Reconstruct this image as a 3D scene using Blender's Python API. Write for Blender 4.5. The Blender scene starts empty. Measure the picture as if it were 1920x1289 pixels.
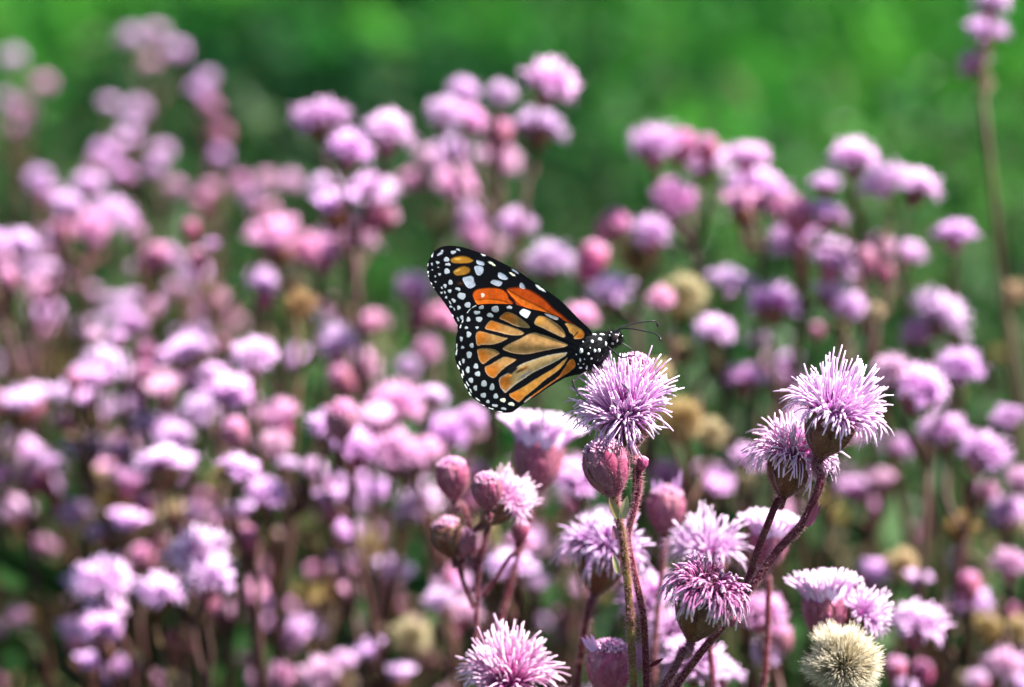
import bpy, math, random
import numpy as np
from mathutils import Vector, Matrix
from mathutils.bvhtree import BVHTree

random.seed(11)
RNG = np.random.default_rng(11)
scene = bpy.context.scene
COL = scene.collection
R_ = math.radians

# ------------------------------------------------------------------ camera
FOCAL, SENSOR = 55.0, 23.6
FPX = 1920 * FOCAL / SENSOR              # focal length in photo pixels
F = 0.25 * FOCAL / SENSOR                # focus distance (frame is 25 cm wide there)
PITCH = R_(12.3)
CAM = Vector((0, 0, 0.64))
RIGHT = Vector((1, 0, 0))
FWD = Vector((0, math.cos(PITCH), -math.sin(PITCH)))
UP = Vector((0, math.sin(PITCH), math.cos(PITCH)))
PXM = F / FPX                            # metres per photo pixel in the focus plane

cam = bpy.data.cameras.new('camera')
cam.lens, cam.sensor_width, cam.sensor_fit = FOCAL, SENSOR, 'HORIZONTAL'
cam.clip_start, cam.clip_end = 0.01, 500
cam.dof.use_dof = True
cam.dof.focus_distance = F
cam.dof.aperture_fstop = 4.1
cam.dof.aperture_blades = 0
camo = bpy.data.objects.new('camera', cam)
COL.objects.link(camo)
camo.location = CAM
camo.rotation_euler = (math.pi / 2 - PITCH, 0, 0)
scene.camera = camo

# ------------------------------------------------------------------ light
SUN_TO = Vector((0.58, 0.05, 0.80)).normalized()      # towards the sun: right, a little behind, high
sun_el = math.asin(SUN_TO.z)
world = bpy.data.worlds.new('World')
scene.world = world
world.use_nodes = True
wn = world.node_tree
sky = wn.nodes.new('ShaderNodeTexSky')
sky.sky_type = 'NISHITA'
sky.sun_disc = False
sky.sun_elevation = sun_el
sky.sun_rotation = math.atan2(SUN_TO.x, SUN_TO.y)
bg = wn.nodes['Background']
bg.inputs['Strength'].default_value = 0.05
wn.links.new(sky.outputs[0], bg.inputs[0])
sl = bpy.data.lights.new('sun', 'SUN')
sl.energy = 5.0
sl.angle = R_(0.5)
sl.color = (1.0, 0.965, 0.91)
so = bpy.data.objects.new('sun', sl)
COL.objects.link(so)
so.rotation_euler = SUN_TO.to_track_quat('Z', 'Y').to_euler()
scene.view_settings.view_transform = 'Standard'
scene.view_settings.look = 'None'
scene.view_settings.exposure = 2.4
scene.view_settings.gamma = 1.0
scene.view_settings.use_curve_mapping = False
scene.cycles.use_denoising = True
scene.cycles.max_bounces = 5
scene.cycles.diffuse_bounces = 2
scene.cycles.transmission_bounces = 4
scene.cycles.caustics_reflective = False
scene.cycles.caustics_refractive = False
scene.cycles.sample_clamp_indirect = 4.0


def W(px, py, d=1.0):
    """point seen at photo pixel (px, py), d focus distances away"""
    D = d * F
    return CAM + RIGHT * ((px - 960) / FPX * D) + UP * ((644.5 - py) / FPX * D) + FWD * D


# ------------------------------------------------------------------ materials
def new_mat(name):
    m = bpy.data.materials.new(name)
    m.use_nodes = True
    m.node_tree.nodes.clear()
    return m, m.node_tree.nodes, m.node_tree.links


def thin_mat(name, build_color, trans=0.35, gloss=0.06, rough=0.45, trans_tint=None, bump=None):
    """diffuse + translucent + a little gloss, the way petals and leaves take light"""
    m, n, l = new_mat(name)
    out = n.new('ShaderNodeOutputMaterial')
    col = build_color(n, l)
    d = n.new('ShaderNodeBsdfDiffuse')
    t = n.new('ShaderNodeBsdfTranslucent')
    l.new(col, d.inputs['Color'])
    if trans_tint:
        mx = n.new('ShaderNodeMix'); mx.data_type = 'RGBA'; mx.blend_type = 'MULTIPLY'
        mx.inputs[0].default_value = 1.0
        l.new(col, mx.inputs[6]); mx.inputs[7].default_value = (*trans_tint, 1)
        l.new(mx.outputs[2], t.inputs['Color'])
    else:
        l.new(col, t.inputs['Color'])
    ms = n.new('ShaderNodeMixShader'); ms.inputs[0].default_value = trans
    l.new(d.outputs[0], ms.inputs[1]); l.new(t.outputs[0], ms.inputs[2])
    g = n.new('ShaderNodeBsdfGlossy'); g.inputs['Roughness'].default_value = rough
    g.inputs['Color'].default_value = (0.9, 0.9, 0.9, 1)
    fr = n.new('ShaderNodeFresnel'); fr.inputs[0].default_value = 1.4
    mul = n.new('ShaderNodeMath'); mul.operation = 'MULTIPLY_ADD'
    mul.inputs[1].default_value = gloss * 4; mul.inputs[2].default_value = gloss * 0.3
    l.new(fr.outputs[0], mul.inputs[0])
    m2 = n.new('ShaderNodeMixShader')
    l.new(mul.outputs[0], m2.inputs[0]); l.new(ms.outputs[0], m2.inputs[1]); l.new(g.outputs[0], m2.inputs[2])
    l.new(m2.outputs[0], out.inputs[0])
    return m


def ramp(n, l, fac, stops):
    r = n.new('ShaderNodeValToRGB')
    e = r.color_ramp.elements
    while len(e) < len(stops):
        e.new(0.5)
    for el, (p, c) in zip(e, stops):
        el.position = p
        el.color = (*c, 1)
    if fac is not None:
        l.new(fac, r.inputs[0])
    return r.outputs[0]


def attr_rgb(n, l, name='tint'):
    a = n.new('ShaderNodeAttribute'); a.attribute_name = name
    s = n.new('ShaderNodeSeparateColor'); l.new(a.outputs['Color'], s.inputs[0])
    return s.outputs[0], s.outputs[1], s.outputs[2]


def vary(n, l, col, hue=0.02, sat=0.15, val=0.2, extra=None):
    """small hue / saturation / value change per object (and per strand when extra is given)"""
    oi = n.new('ShaderNodeObjectInfo')
    wn_ = n.new('ShaderNodeTexWhiteNoise'); wn_.noise_dimensions = '1D'
    l.new(oi.outputs['Random'], wn_.inputs['W'])
    sp = n.new('ShaderNodeSeparateColor'); l.new(wn_.outputs['Color'], sp.inputs[0])
    h = n.new('ShaderNodeHueSaturation')

    def mp(src, lo, hi):
        q = n.new('ShaderNodeMapRange'); q.inputs[3].default_value = lo; q.inputs[4].default_value = hi
        l.new(src, q.inputs[0]); return q.outputs[0]
    l.new(mp(sp.outputs[0], 0.5 - hue, 0.5 + hue), h.inputs['Hue'])
    l.new(mp(sp.outputs[1], 1 - sat, 1 + sat), h.inputs['Saturation'])
    v = mp(sp.outputs[2], 1 - val, 1 + val * 0.6)
    if extra is not None:
        e = mp(extra, 0.8, 1.12)
        mm = n.new('ShaderNodeMath'); mm.operation = 'MULTIPLY'
        l.new(v, mm.inputs[0]); l.new(e, mm.inputs[1]); v = mm.outputs[0]
    l.new(v, h.inputs['Value'])
    l.new(col, h.inputs['Color'])
    return h.outputs[0]


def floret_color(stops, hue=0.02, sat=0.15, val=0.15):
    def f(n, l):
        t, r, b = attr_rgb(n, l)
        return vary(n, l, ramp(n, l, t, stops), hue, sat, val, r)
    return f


MAT = {}
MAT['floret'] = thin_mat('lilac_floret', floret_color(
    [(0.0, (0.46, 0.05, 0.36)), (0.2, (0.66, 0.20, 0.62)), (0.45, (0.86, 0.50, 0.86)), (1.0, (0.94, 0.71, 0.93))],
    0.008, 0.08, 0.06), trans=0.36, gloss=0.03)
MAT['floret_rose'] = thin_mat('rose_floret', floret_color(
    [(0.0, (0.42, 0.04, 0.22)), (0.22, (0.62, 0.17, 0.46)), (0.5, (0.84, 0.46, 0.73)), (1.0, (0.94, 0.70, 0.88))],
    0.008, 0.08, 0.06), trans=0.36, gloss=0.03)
MAT['floret_far'] = thin_mat('pink_floret', floret_color(
    [(0.0, (0.24, 0.03, 0.19)), (0.38, (0.40, 0.08, 0.38)), (0.68, (0.74, 0.37, 0.74)), (1.0, (0.88, 0.60, 0.89))],
    0.022, 0.18, 0.20), trans=0.18, gloss=0.01)
MAT['floret_dusty'] = thin_mat('dusty_pink_floret', floret_color(
    [(0.0, (0.24, 0.03, 0.10)), (0.35, (0.48, 0.13, 0.32)), (0.65, (0.68, 0.31, 0.53)), (1.0, (0.78, 0.44, 0.66))],
    0.02, 0.18, 0.22), trans=0.18, gloss=0.02)
MAT['floret_wilt'] = thin_mat('wilting_floret', floret_color(
    [(0.0, (0.10, 0.008, 0.045)), (0.5, (0.28, 0.04, 0.18)), (0.8, (0.50, 0.17, 0.40)), (1.0, (0.84, 0.58, 0.78))],
    0.006, 0.08, 0.06), trans=0.22, gloss=0.06)
MAT['pappus'] = thin_mat('cream_pappus', floret_color(
    [(0.0, (0.34, 0.24, 0.11)), (0.35, (0.54, 0.45, 0.30)), (1.0, (0.76, 0.69, 0.56))], 0.012, 0.2, 0.14),
    trans=0.35, gloss=0.03)
MAT['pappus_far'] = thin_mat('tan_pappus', floret_color(
    [(0.0, (0.14, 0.08, 0.03)), (0.4, (0.32, 0.22, 0.09)), (1.0, (0.55, 0.43, 0.22))], 0.015, 0.2, 0.3), trans=0.3, gloss=0.02)
MAT['dry_floret'] = thin_mat('dry_brown_floret', floret_color(
    [(0.0, (0.10, 0.05, 0.02)), (0.5, (0.28, 0.15, 0.06)), (1.0, (0.50, 0.33, 0.15))], 0.01, 0.2, 0.2),
    trans=0.25, gloss=0.03)


def noise_color(stops, scale, vary_obj=True, detail=4, stretch=None):
    def f(n, l):
        tc = n.new('ShaderNodeTexCoord')
        src = tc.outputs['Object']
        if stretch:
            mp = n.new('ShaderNodeMapping'); mp.inputs['Scale'].default_value = stretch
            l.new(src, mp.inputs[0]); src = mp.outputs[0]
        no = n.new('ShaderNodeTexNoise'); no.inputs['Scale'].default_value = scale
        no.inputs['Detail'].default_value = detail
        l.new(src, no.inputs['Vector'])
        c = ramp(n, l, no.outputs[0], stops)
        return vary(n, l, c, 0.012, 0.15, 0.18) if vary_obj else c
    return f


MAT['cup'] = thin_mat('maroon_green_bract', noise_color(
    [(0.3, (0.10, 0.028, 0.028)), (0.5, (0.14, 0.052, 0.036)), (0.72, (0.14, 0.088, 0.036))], 4.0), trans=0.22, gloss=0.05)
MAT['bud'] = thin_mat('pink_hairy_bract', noise_color(
    [(0.3, (0.22, 0.045, 0.095)), (0.55, (0.33, 0.095, 0.165)), (0.75, (0.42, 0.18, 0.23))], 5.0), trans=0.25, gloss=0.04)
MAT['stem'] = thin_mat('maroon_stem', noise_color(
    [(0.3, (0.055, 0.010, 0.016)), (0.55, (0.095, 0.019, 0.028)), (0.78, (0.115, 0.050, 0.028))], 160.0), trans=0.05, gloss=0.02)
MAT['stem_olive'] = thin_mat('olive_stem', noise_color(
    [(0.3, (0.075, 0.028, 0.024)), (0.5, (0.11, 0.066, 0.028)), (0.72, (0.16, 0.13, 0.042))], 220.0), trans=0.05, gloss=0.02)
MAT['stem_far'] = thin_mat('pinkish_brown_stem', noise_color(
    [(0.3, (0.032, 0.012, 0.012)), (0.55, (0.055, 0.024, 0.020)), (0.8, (0.060, 0.046, 0.022))], 30.0), trans=0.08, gloss=0.02)
MAT['stem_tan'] = thin_mat('tan_dry_stem', noise_color(
    [(0.3, (0.055, 0.034, 0.018)), (0.6, (0.085, 0.058, 0.034)), (0.8, (0.065, 0.062, 0.030))], 30.0), trans=0.08, gloss=0.02)
MAT['bractlet'] = thin_mat('pale_green_bractlet', noise_color(
    [(0.3, (0.34, 0.22, 0.12)), (0.6, (0.42, 0.38, 0.17)), (0.8, (0.55, 0.50, 0.30))], 300.0), trans=0.3, gloss=0.05)
MAT['hair'] = thin_mat('pink_plant_hair', lambda n, l: ramp(n, l, None, [(0, (0.58, 0.30, 0.37)), (1, (0.58, 0.30, 0.37))]),
                       trans=0.5, gloss=0.03)
MAT['knob'] = thin_mat('bud_tip_fuzz', floret_color(
    [(0.0, (0.36, 0.08, 0.22)), (0.5, (0.56, 0.20, 0.40)), (1.0, (0.74, 0.42, 0.60))], 0.012, 0.12, 0.1), trans=0.25, gloss=0.03)


def blade_color(a, b, c):
    def f(n, l):
        t, r, bb = attr_rgb(n, l)
        return ramp(n, l, r, [(0.0, a), (0.5, b), (1.0, c)])
    return f


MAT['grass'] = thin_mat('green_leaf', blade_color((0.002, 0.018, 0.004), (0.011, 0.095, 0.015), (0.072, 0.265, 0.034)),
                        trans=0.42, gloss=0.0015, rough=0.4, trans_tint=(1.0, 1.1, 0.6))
MAT['shrub'] = thin_mat('dark_green_leaf', blade_color((0.002, 0.018, 0.005), (0.004, 0.030, 0.008), (0.008, 0.048, 0.011)),
                        trans=0.25, gloss=0.003, rough=0.4)
MAT['dry'] = thin_mat('mixed_dry_leaf', blade_color((0.006, 0.042, 0.008), (0.036, 0.062, 0.022), (0.120, 0.085, 0.040)),
                      trans=0.3, gloss=0.003, rough=0.35)
MAT['soil'] = None
m, n, l = new_mat('meadow_soil')
bs = n.new('ShaderNodeBsdfPrincipled'); o = n.new('ShaderNodeOutputMaterial')
tc = n.new('ShaderNodeTexCoord'); no = n.new('ShaderNodeTexNoise'); no.inputs['Scale'].default_value = 6; no.inputs['Detail'].default_value = 8
l.new(tc.outputs['Object'], no.inputs['Vector'])
l.new(ramp(n, l, no.outputs[0], [(0.35, (0.022, 0.030, 0.014)), (0.55, (0.030, 0.060, 0.018)), (0.75, (0.060, 0.055, 0.030))]), bs.inputs['Base Color'])
bs.inputs['Roughness'].default_value = 0.95
bp = n.new('ShaderNodeBump'); bp.inputs['Strength'].default_value = 0.6
l.new(no.outputs[0], bp.inputs['Height']); l.new(bp.outputs[0], bs.inputs['Normal'])
l.new(bs.outputs[0], o.inputs[0])
MAT['soil'] = m


# ------------------------------------------------------------------ mesh helpers
def mesh_np(name, verts, quads=None, tris=None, mats=(), tint=None, smooth=True, mat_idx=None):
    me = bpy.data.meshes.new(name)
    verts = np.asarray(verts, dtype=np.float32).reshape(-1, 3)
    q = np.asarray(quads if quads is not None else np.zeros((0, 4)), dtype=np.int32).reshape(-1, 4)
    t = np.asarray(tris if tris is not None else np.zeros((0, 3)), dtype=np.int32).reshape(-1, 3)
    me.vertices.add(len(verts)); me.vertices.foreach_set('co', verts.ravel())
    nl = q.size + t.size
    me.loops.add(nl)
    me.loops.foreach_set('vertex_index', np.concatenate([q.ravel(), t.ravel()]).astype(np.int32))
    npoly = len(q) + len(t)
    me.polygons.add(npoly)
    tot = np.concatenate([np.full(len(q), 4), np.full(len(t), 3)]).astype(np.int32)
    st = np.concatenate([[0], np.cumsum(tot)[:-1]]).astype(np.int32) if npoly else np.zeros(0, np.int32)
    me.polygons.foreach_set('loop_start', st)
    me.polygons.foreach_set('loop_total', tot)
    if mat_idx is not None:
        me.polygons.foreach_set('material_index', np.asarray(mat_idx, dtype=np.int32))
    me.polygons.foreach_set('use_smooth', np.full(npoly, smooth))
    for mm in mats:
        me.materials.append(mm)
    if tint is not None:
        a = me.color_attributes.new('tint', 'FLOAT_COLOR', 'POINT')
        c = np.ones((len(verts), 4), np.float32); c[:, :3] = tint
        a.data.foreach_set('color', c.ravel())
    me.update(calc_edges=True)
    me.validate()
    return me


class Geo:
    """collects pieces (verts, quads, tris, tint) into one mesh"""
    def __init__(self):
        self.v, self.q, self.t, self.c, self.n = [], [], [], [], 0

    def add(self, v, q=None, t=None, c=None):
        v = np.asarray(v, float).reshape(-1, 3)
        self.v.append(v)
        if q is not None and len(q):
            self.q.append(np.asarray(q, int).reshape(-1, 4) + self.n)
        if t is not None and len(t):
            self.t.append(np.asarray(t, int).reshape(-1, 3) + self.n)
        cc = np.full((len(v), 3), 0.5)
        if c is not None:
            cc[:] = c
        self.c.append(cc)
        self.n += len(v)

    def mesh(self, name, mat, smooth=True):
        cat = lambda x, w: np.concatenate(x) if x else np.zeros((0, w), int)
        return mesh_np(name, np.concatenate(self.v), cat(self.q, 4), cat(self.t, 3), (mat,), np.concatenate(self.c), smooth)


def strands(P, rad, sides=4, rnd=None, phase=None):
    """tubes along N polylines P (N,S,3) with radii rad (N,S); returns verts, quads, tris, tint"""
    P = np.asarray(P, float)
    N, S, _ = P.shape
    T = np.gradient(P, axis=1)
    T /= np.linalg.norm(T, axis=2, keepdims=True) + 1e-12
    ref = RNG.normal(size=(N, 1, 3))
    A = np.cross(T, np.repeat(ref, S, 1)); A /= np.linalg.norm(A, axis=2, keepdims=True) + 1e-12
    B = np.cross(T, A)
    ang = np.arange(sides) / sides * 2 * math.pi
    ring = (A[:, :, None, :] * np.cos(ang)[None, None, :, None] + B[:, :, None, :] * np.sin(ang)[None, None, :, None])
    V = P[:, :, None, :] + ring * np.asarray(rad)[:, :, None, None]
    V = V.reshape(-1, 3)
    base = (np.arange(N) * S * sides)[:, None, None]
    i = (np.arange(S - 1) * sides)[None, :, None]
    k = np.arange(sides)[None, None, :]
    k2 = (k + 1) % sides
    q = np.stack([base + i + k, base + i + k2, base + i + sides + k2, base + i + sides + k], -1).reshape(-1, 4)
    # end cap
    e = (np.arange(N) * S * sides + (S - 1) * sides)[:, None]
    if sides == 4:
        q = np.concatenate([q, np.concatenate([e, e + 1, e + 2, e + 3], 1)])
        t = None
    elif sides == 3:
        t = np.concatenate([e, e + 1, e + 2], 1)
    else:
        t = np.concatenate([np.concatenate([e, e + j, e + j + 1], 1) for j in range(1, sides - 1)])
    tt = np.linspace(0, 1, S)[None, :, None]
    if rnd is None:
        rnd = RNG.random(N)
    c = np.zeros((N, S, sides, 3))
    c[..., 0] = tt
    c[..., 1] = rnd[:, None, None]
    return V, q, t, c.reshape(-1, 3)


def bez(a, b, c, S):
    t = np.linspace(0, 1, S)[None, :, None]
    return (1 - t) ** 2 * a[:, None] + 2 * t * (1 - t) * b[:, None] + t ** 2 * c[:, None]


def sph(th, ph):
    return np.stack([np.sin(th) * np.cos(ph), np.sin(th) * np.sin(ph), np.cos(th)], -1)


def lathe(prof, sides=16):
    prof = np.asarray(prof, float)
    a = np.arange(sides) / sides * 2 * math.pi
    V = np.stack([prof[:, 1, None] * np.cos(a), prof[:, 1, None] * np.sin(a), np.repeat(prof[:, 0, None], sides, 1)], -1).reshape(-1, 3)
    i = (np.arange(len(prof) - 1) * sides)[:, None]
    k = np.arange(sides)[None]
    k2 = (k + 1) % sides
    q = np.stack([i + k, i + k2, i + sides + k2, i + sides + k], -1).reshape(-1, 4)
    return V, q


def link(name, me, parent=None, M=None):
    o = bpy.data.objects.new(name, me)
    COL.objects.link(o)
    if parent is not None:
        o.parent = parent
    if M is not None:
        o.matrix_basis = M
    return o


def tag(o, label, cat, group=None, kind=None):
    o['label'] = label; o['category'] = cat
    if group: o['group'] = group
    if kind: o['kind'] = kind
    return o


def empty(name, loc):
    o = bpy.data.objects.new(name, None)
    COL.objects.link(o)
    o.location = loc
    o.empty_display_size = 0.01
    return o


def catmull(pts, per=8):
    P = [Vector(p) for p in pts]
    P = [P[0] * 2 - P[1]] + P + [P[-1] * 2 - P[-2]]
    out = []
    for i in range(1, len(P) - 2):
        for j in range(per):
            t = j / per
            out.append(0.5 * ((2 * P[i]) + (P[i + 1] - P[i - 1]) * t + (2 * P[i - 1] - 5 * P[i] + 4 * P[i + 1] - P[i + 2]) * t * t
                              + (3 * P[i] - P[i - 1] - 3 * P[i + 1] + P[i + 2]) * t ** 3))
    out.append(P[-2])
    return np.array([list(p) for p in out])


def tube(pts, r0, r1, sides=8, per=8, bulge=None):
    C = catmull(pts, per)
    S = len(C)
    T = np.gradient(C, axis=0); T /= np.linalg.norm(T, axis=1, keepdims=True)
    A = np.zeros_like(C); a = np.cross(T[0], [0.3, 0.9, 0.2]); a /= np.linalg.norm(a)
    for i in range(S):
        a = a - T[i] * np.dot(a, T[i]); a /= np.linalg.norm(a); A[i] = a
    B = np.cross(T, A)
    rad = np.linspace(r0, r1, S)
    if bulge is not None:
        rad = rad * bulge(np.linspace(0, 1, S))
    an = np.arange(sides) / sides * 2 * math.pi
    V = C[:, None] + (A[:, None] * np.cos(an)[None, :, None] + B[:, None] * np.sin(an)[None, :, None]) * rad[:, None, None]
    i = (np.arange(S - 1) * sides)[:, None]; k = np.arange(sides)[None]; k2 = (k + 1) % sides
    q = np.stack([i + k, i + k2, i + sides + k2, i + sides + k], -1).reshape(-1, 4)
    V = V.reshape(-1, 3)
    V = np.concatenate([V, C[:1], C[-1:]])
    n0 = S * sides
    t = [[n0, (j + 1) % sides, j] for j in range(sides)] + [[n0 + 1, (S - 1) * sides + j, (S - 1) * sides + (j + 1) % sides] for j in range(sides)]
    return V, q, np.array(t), (C, T, A, B, rad)


def stem_hairs(frame, per_m, length, rr):
    C, T, A, B, rad = frame
    L = np.sum(np.linalg.norm(np.diff(C, axis=0), axis=1))
    n_ = int(per_m * L)
    f = RNG.random(n_) * (len(C) - 1.001); i = f.astype(int); u = (f - i)[:, None]
    c = C[i] * (1 - u) + C[i + 1] * u
    ph = RNG.random(n_)[:, None] * 2 * math.pi
    d = A[i] * np.cos(ph) + B[i] * np.sin(ph)
    base = c + d * rad[i][:, None] * 0.95
    tip = base + (d + RNG.normal(size=(n_, 3)) * 0.35) * length * (0.5 + RNG.random((n_, 1)))
    P = np.stack([base, (base + tip) / 2 + RNG.normal(size=(n_, 3)) * length * 0.06, tip], 1)
    return strands(P, np.array([[rr, rr * 0.8, rr * 0.45]]).repeat(n_, 0), 3)


# ------------------------------------------------------------------ flower-head meshes (unit radius, origin at the mouth of the cup)
CUP = [(-0.98, 0.085), (-0.93, 0.105), (-0.86, 0.17), (-0.76, 0.27), (-0.62, 0.36), (-0.45, 0.42), (-0.25, 0.45), (-0.10, 0.44), (-0.04, 0.36)]


BUDP = [(-0.98, 0.085), (-0.90, 0.13), (-0.78, 0.25), (-0.60, 0.37), (-0.40, 0.43), (-0.20, 0.445), (0.0, 0.41), (0.12, 0.31), (0.2, 0.2)]


def cup_r(z, prof=None):
    p = np.array(prof or CUP)
    return np.interp(z, p[:, 0], p[:, 1])


def floret_mesh(name, style, n_, S, sides, mat, r_tip, seed):
    global RNG
    keep = RNG
    RNG = np.random.default_rng(seed)
    u = RNG.random(n_); ph = RNG.random(n_) * 2 * math.pi
    G = Geo()
    if style in ('open', 'flat', 'droop'):
        thm = {'open': 1.95, 'flat': 1.75, 'droop': 2.25}[style]
        th = np.arccos(1 - u * (1 - math.cos(thm)))
        if style != 'open':
            th = np.maximum(th, 0.55 + 0.35 * RNG.random(n_)) if style == 'droop' else th
        clump = 0.13 * np.sin(ph * 7 + RNG.random() * 6) + 0.12 * np.sin(ph * 3 + RNG.random() * 6)
        shag = 1 + 0.10 * np.sin(ph * 4 + RNG.random() * 6 + th * 2) + 0.07 * np.sin(ph * 9 + RNG.random() * 6)
        th = np.clip(th + clump, 0.02, 2.4)
        rho = 0.36 * np.sqrt(np.clip(th / thm, 0, 1)) * (0.75 + 0.25 * RNG.random(n_))
        ph2 = ph + RNG.normal(size=n_) * 0.10
        root = np.stack([rho * np.cos(ph), rho * np.sin(ph), np.full(n_, -0.12)], -1)
        ln = (0.72 + 0.36 * RNG.random(n_)) * shag
        if style == 'flat': ln *= 1 - 0.35 * np.cos(th).clip(0)
        if style == 'droop': ln *= 0.95 - 0.28 * np.cos(th).clip(0)
        tip = sph(th, ph2) * ln[:, None]
        if style == 'droop':
            tip[:, 2] -= 0.12 * RNG.random(n_)
        mid = root + sph(th * 0.62, ph) * (ln * 0.55)[:, None] + RNG.normal(size=(n_, 3)) * 0.05
        P = bez(root, mid, tip, S)
        # small kinks and curled ends
        wob = RNG.normal(size=(n_, 1, 3)) * 0.065 * (np.linspace(0, 1, S) ** 2)[None, :, None]
        P = P + wob
        # short dark florets in the middle
        k = n_ // 4
        th2 = np.arccos(1 - RNG.random(k) * (1 - math.cos(1.5))); p2 = RNG.random(k) * 2 * math.pi
        r2 = sph(th2, p2) * 0.28; r2[:, 2] -= 0.12
        t2 = sph(th2, p2) * (0.40 + 0.14 * RNG.random((k, 1))); t2[:, 2] -= 0.08
        G.add(*strands(bez(r2, (r2 + t2) / 2 + RNG.normal(size=(k, 3)) * 0.02, t2, 3), np.array([[1.1, 1.3, 0.9]]).repeat(k, 0) * r_tip, sides))
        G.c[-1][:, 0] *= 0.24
    elif style == 'brush':
        th = 0.62 * np.sqrt(u); th = np.clip(th + 0.06 * np.sin(ph * 5), 0, 0.75)
        rho = 0.40 * np.sqrt(u)
        root = np.stack([rho * np.cos(ph), rho * np.sin(ph), np.full(n_, -0.15)], -1)
        ln = 0.62 + 0.20 * RNG.random(n_)
        tip = root + sph(th * 1.15, ph + RNG.normal(size=n_) * 0.1) * ln[:, None]
        mid = root + sph(th * 0.4, ph) * (ln * 0.5)[:, None]
        P = bez(root, mid, tip, S)
    elif style == 'wilt':
        th = 0.35 + 1.45 * np.sqrt(u) + 0.12 * np.sin(ph * 6)
        rho = 0.40 * np.sqrt(RNG.random(n_))
        root = np.stack([rho * np.cos(ph), rho * np.sin(ph), 0.02 + 0.12 * (1 - rho / 0.4)], -1)
        ln = 0.62 + 0.26 * RNG.random(n_)
        tip = sph(th, ph + RNG.normal(size=n_) * 0.16) * ln[:, None]; tip[:, 2] -= 0.05 + 0.2 * RNG.random(n_)
        mid = root + sph(th * 0.62, ph) * (0.42 + 0.1 * RNG.random((n_, 1)))
        P = bez(root, mid, tip, S) + RNG.normal(size=(n_, 1, 3)) * 0.05 * (np.linspace(0, 1, S) ** 2)[None, :, None]
        # dried, curled threads on the crown
        k = 40
        r2 = sph(RNG.random(k) * 0.8, RNG.random(k) * 6.3) * 0.25; r2[:, 2] += 0.1
        t2 = r2 + RNG.normal(size=(k, 3)) * 0.13 + np.array([0, 0, 0.20])
        m2 = (r2 + t2) / 2 + RNG.normal(size=(k, 3)) * 0.12
        G.add(*strands(bez(r2, m2, t2, 6), np.full((k, 6), r_tip * 0.5), 3)); G.c[-1][:, 0] *= 0.25
    elif style == 'seed':
        th = np.arccos(1 - u * (1 - math.cos(2.45)))
        cl = np.floor(ph * 6) + np.floor(th * 5) * 17
        jit = np.sin(cl * 12.9898) * 0.10
        ln = 0.84 + jit * 1.2 + 0.22 * RNG.random(n_) ** 2
        ln *= 1 - 0.30 * np.exp(-((np.mod(ph, 6.283) - 2.4) / 0.5) ** 2 - ((th - 0.9) / 0.45) ** 2)
        root = sph(th, ph) * 0.26; root[:, 2] -= 0.10
        tip = sph(th + RNG.normal(size=n_) * 0.07, ph + RNG.normal(size=n_) * 0.07 + np.sin(cl * 7.1) * 0.10) * ln[:, None]
        P = bez(root, (root + tip) / 2 + RNG.normal(size=(n_, 3)) * 0.03, tip, S)
    elif style == 'bud':
        th = 1.0 * np.sqrt(u)
        rho = 0.33 * np.sqrt(u)
        root = np.stack([rho * np.cos(ph), rho * np.sin(ph), 0.16 * (1 - u)], -1)
        ln = 0.07 + 0.08 * RNG.random(n_)
        tip = root + sph(th, ph) * ln[:, None]
        P = bez(root, (root + tip) / 2, tip, S)
    t = np.linspace(0, 1, S)
    prof = r_tip * (0.55 + 0.45 * t) * np.where(t > 0.97, 0.75, 1.0)
    if style == 'seed':
        prof = r_tip * (1.1 - 0.6 * t)
    rad = prof[None] * (0.8 + 0.4 * RNG.random((n_, 1)))
    G.add(*strands(P, rad, sides))
    # the receptacle the florets stand on
    hb = {'open': 0.16, 'flat': 0.12, 'droop': 0.15, 'brush': 0.10, 'wilt': 0.30, 'seed': 0.16, 'bud': 0.30}[style]
    rb = 0.40
    v, q = lathe([(-0.16, rb), (-0.10, rb * 0.97), (-0.04 + hb * 0.3, rb * 0.8), (hb * 0.7, rb * 0.45), (hb * 0.85, 0.01)], 12)
    G.add(v, q, None, (0.02, 0.5, 0))
    if style == 'brush':     # packed corolla tubes between the styles
        v, q = lathe([(-0.12, 0.41), (0.10, 0.50), (0.26, 0.50), (0.32, 0.30), (0.33, 0.01)], 14)
        v += RNG.normal(size=v.shape) * 0.012
        G.add(v, q, None, (0.75, 0.6, 0))
    me = G.mesh(name, mat)
    RNG = keep
    return me


def cup_mesh(name, mat, sides=18, scale_r=1.0, wave=0.03, prof=None):
    z = np.linspace(-0.98, 0.06 if prof else -0.04, 14)
    pr = [(zz, float(cup_r(zz, prof)) * scale_r) for zz in z] + [(-0.10, 0.22)]
    v, q = lathe(pr, sides)
    a = np.arctan2(v[:, 1], v[:, 0])
    f = 1 + wave * np.sin(a * 8) * np.clip((v[:, 2] + 0.95) * 2, 0, 1)
    v[:, 0] *= f; v[:, 1] *= f
    G = Geo(); G.add(v, q)
    return G.mesh(name, mat)


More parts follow.
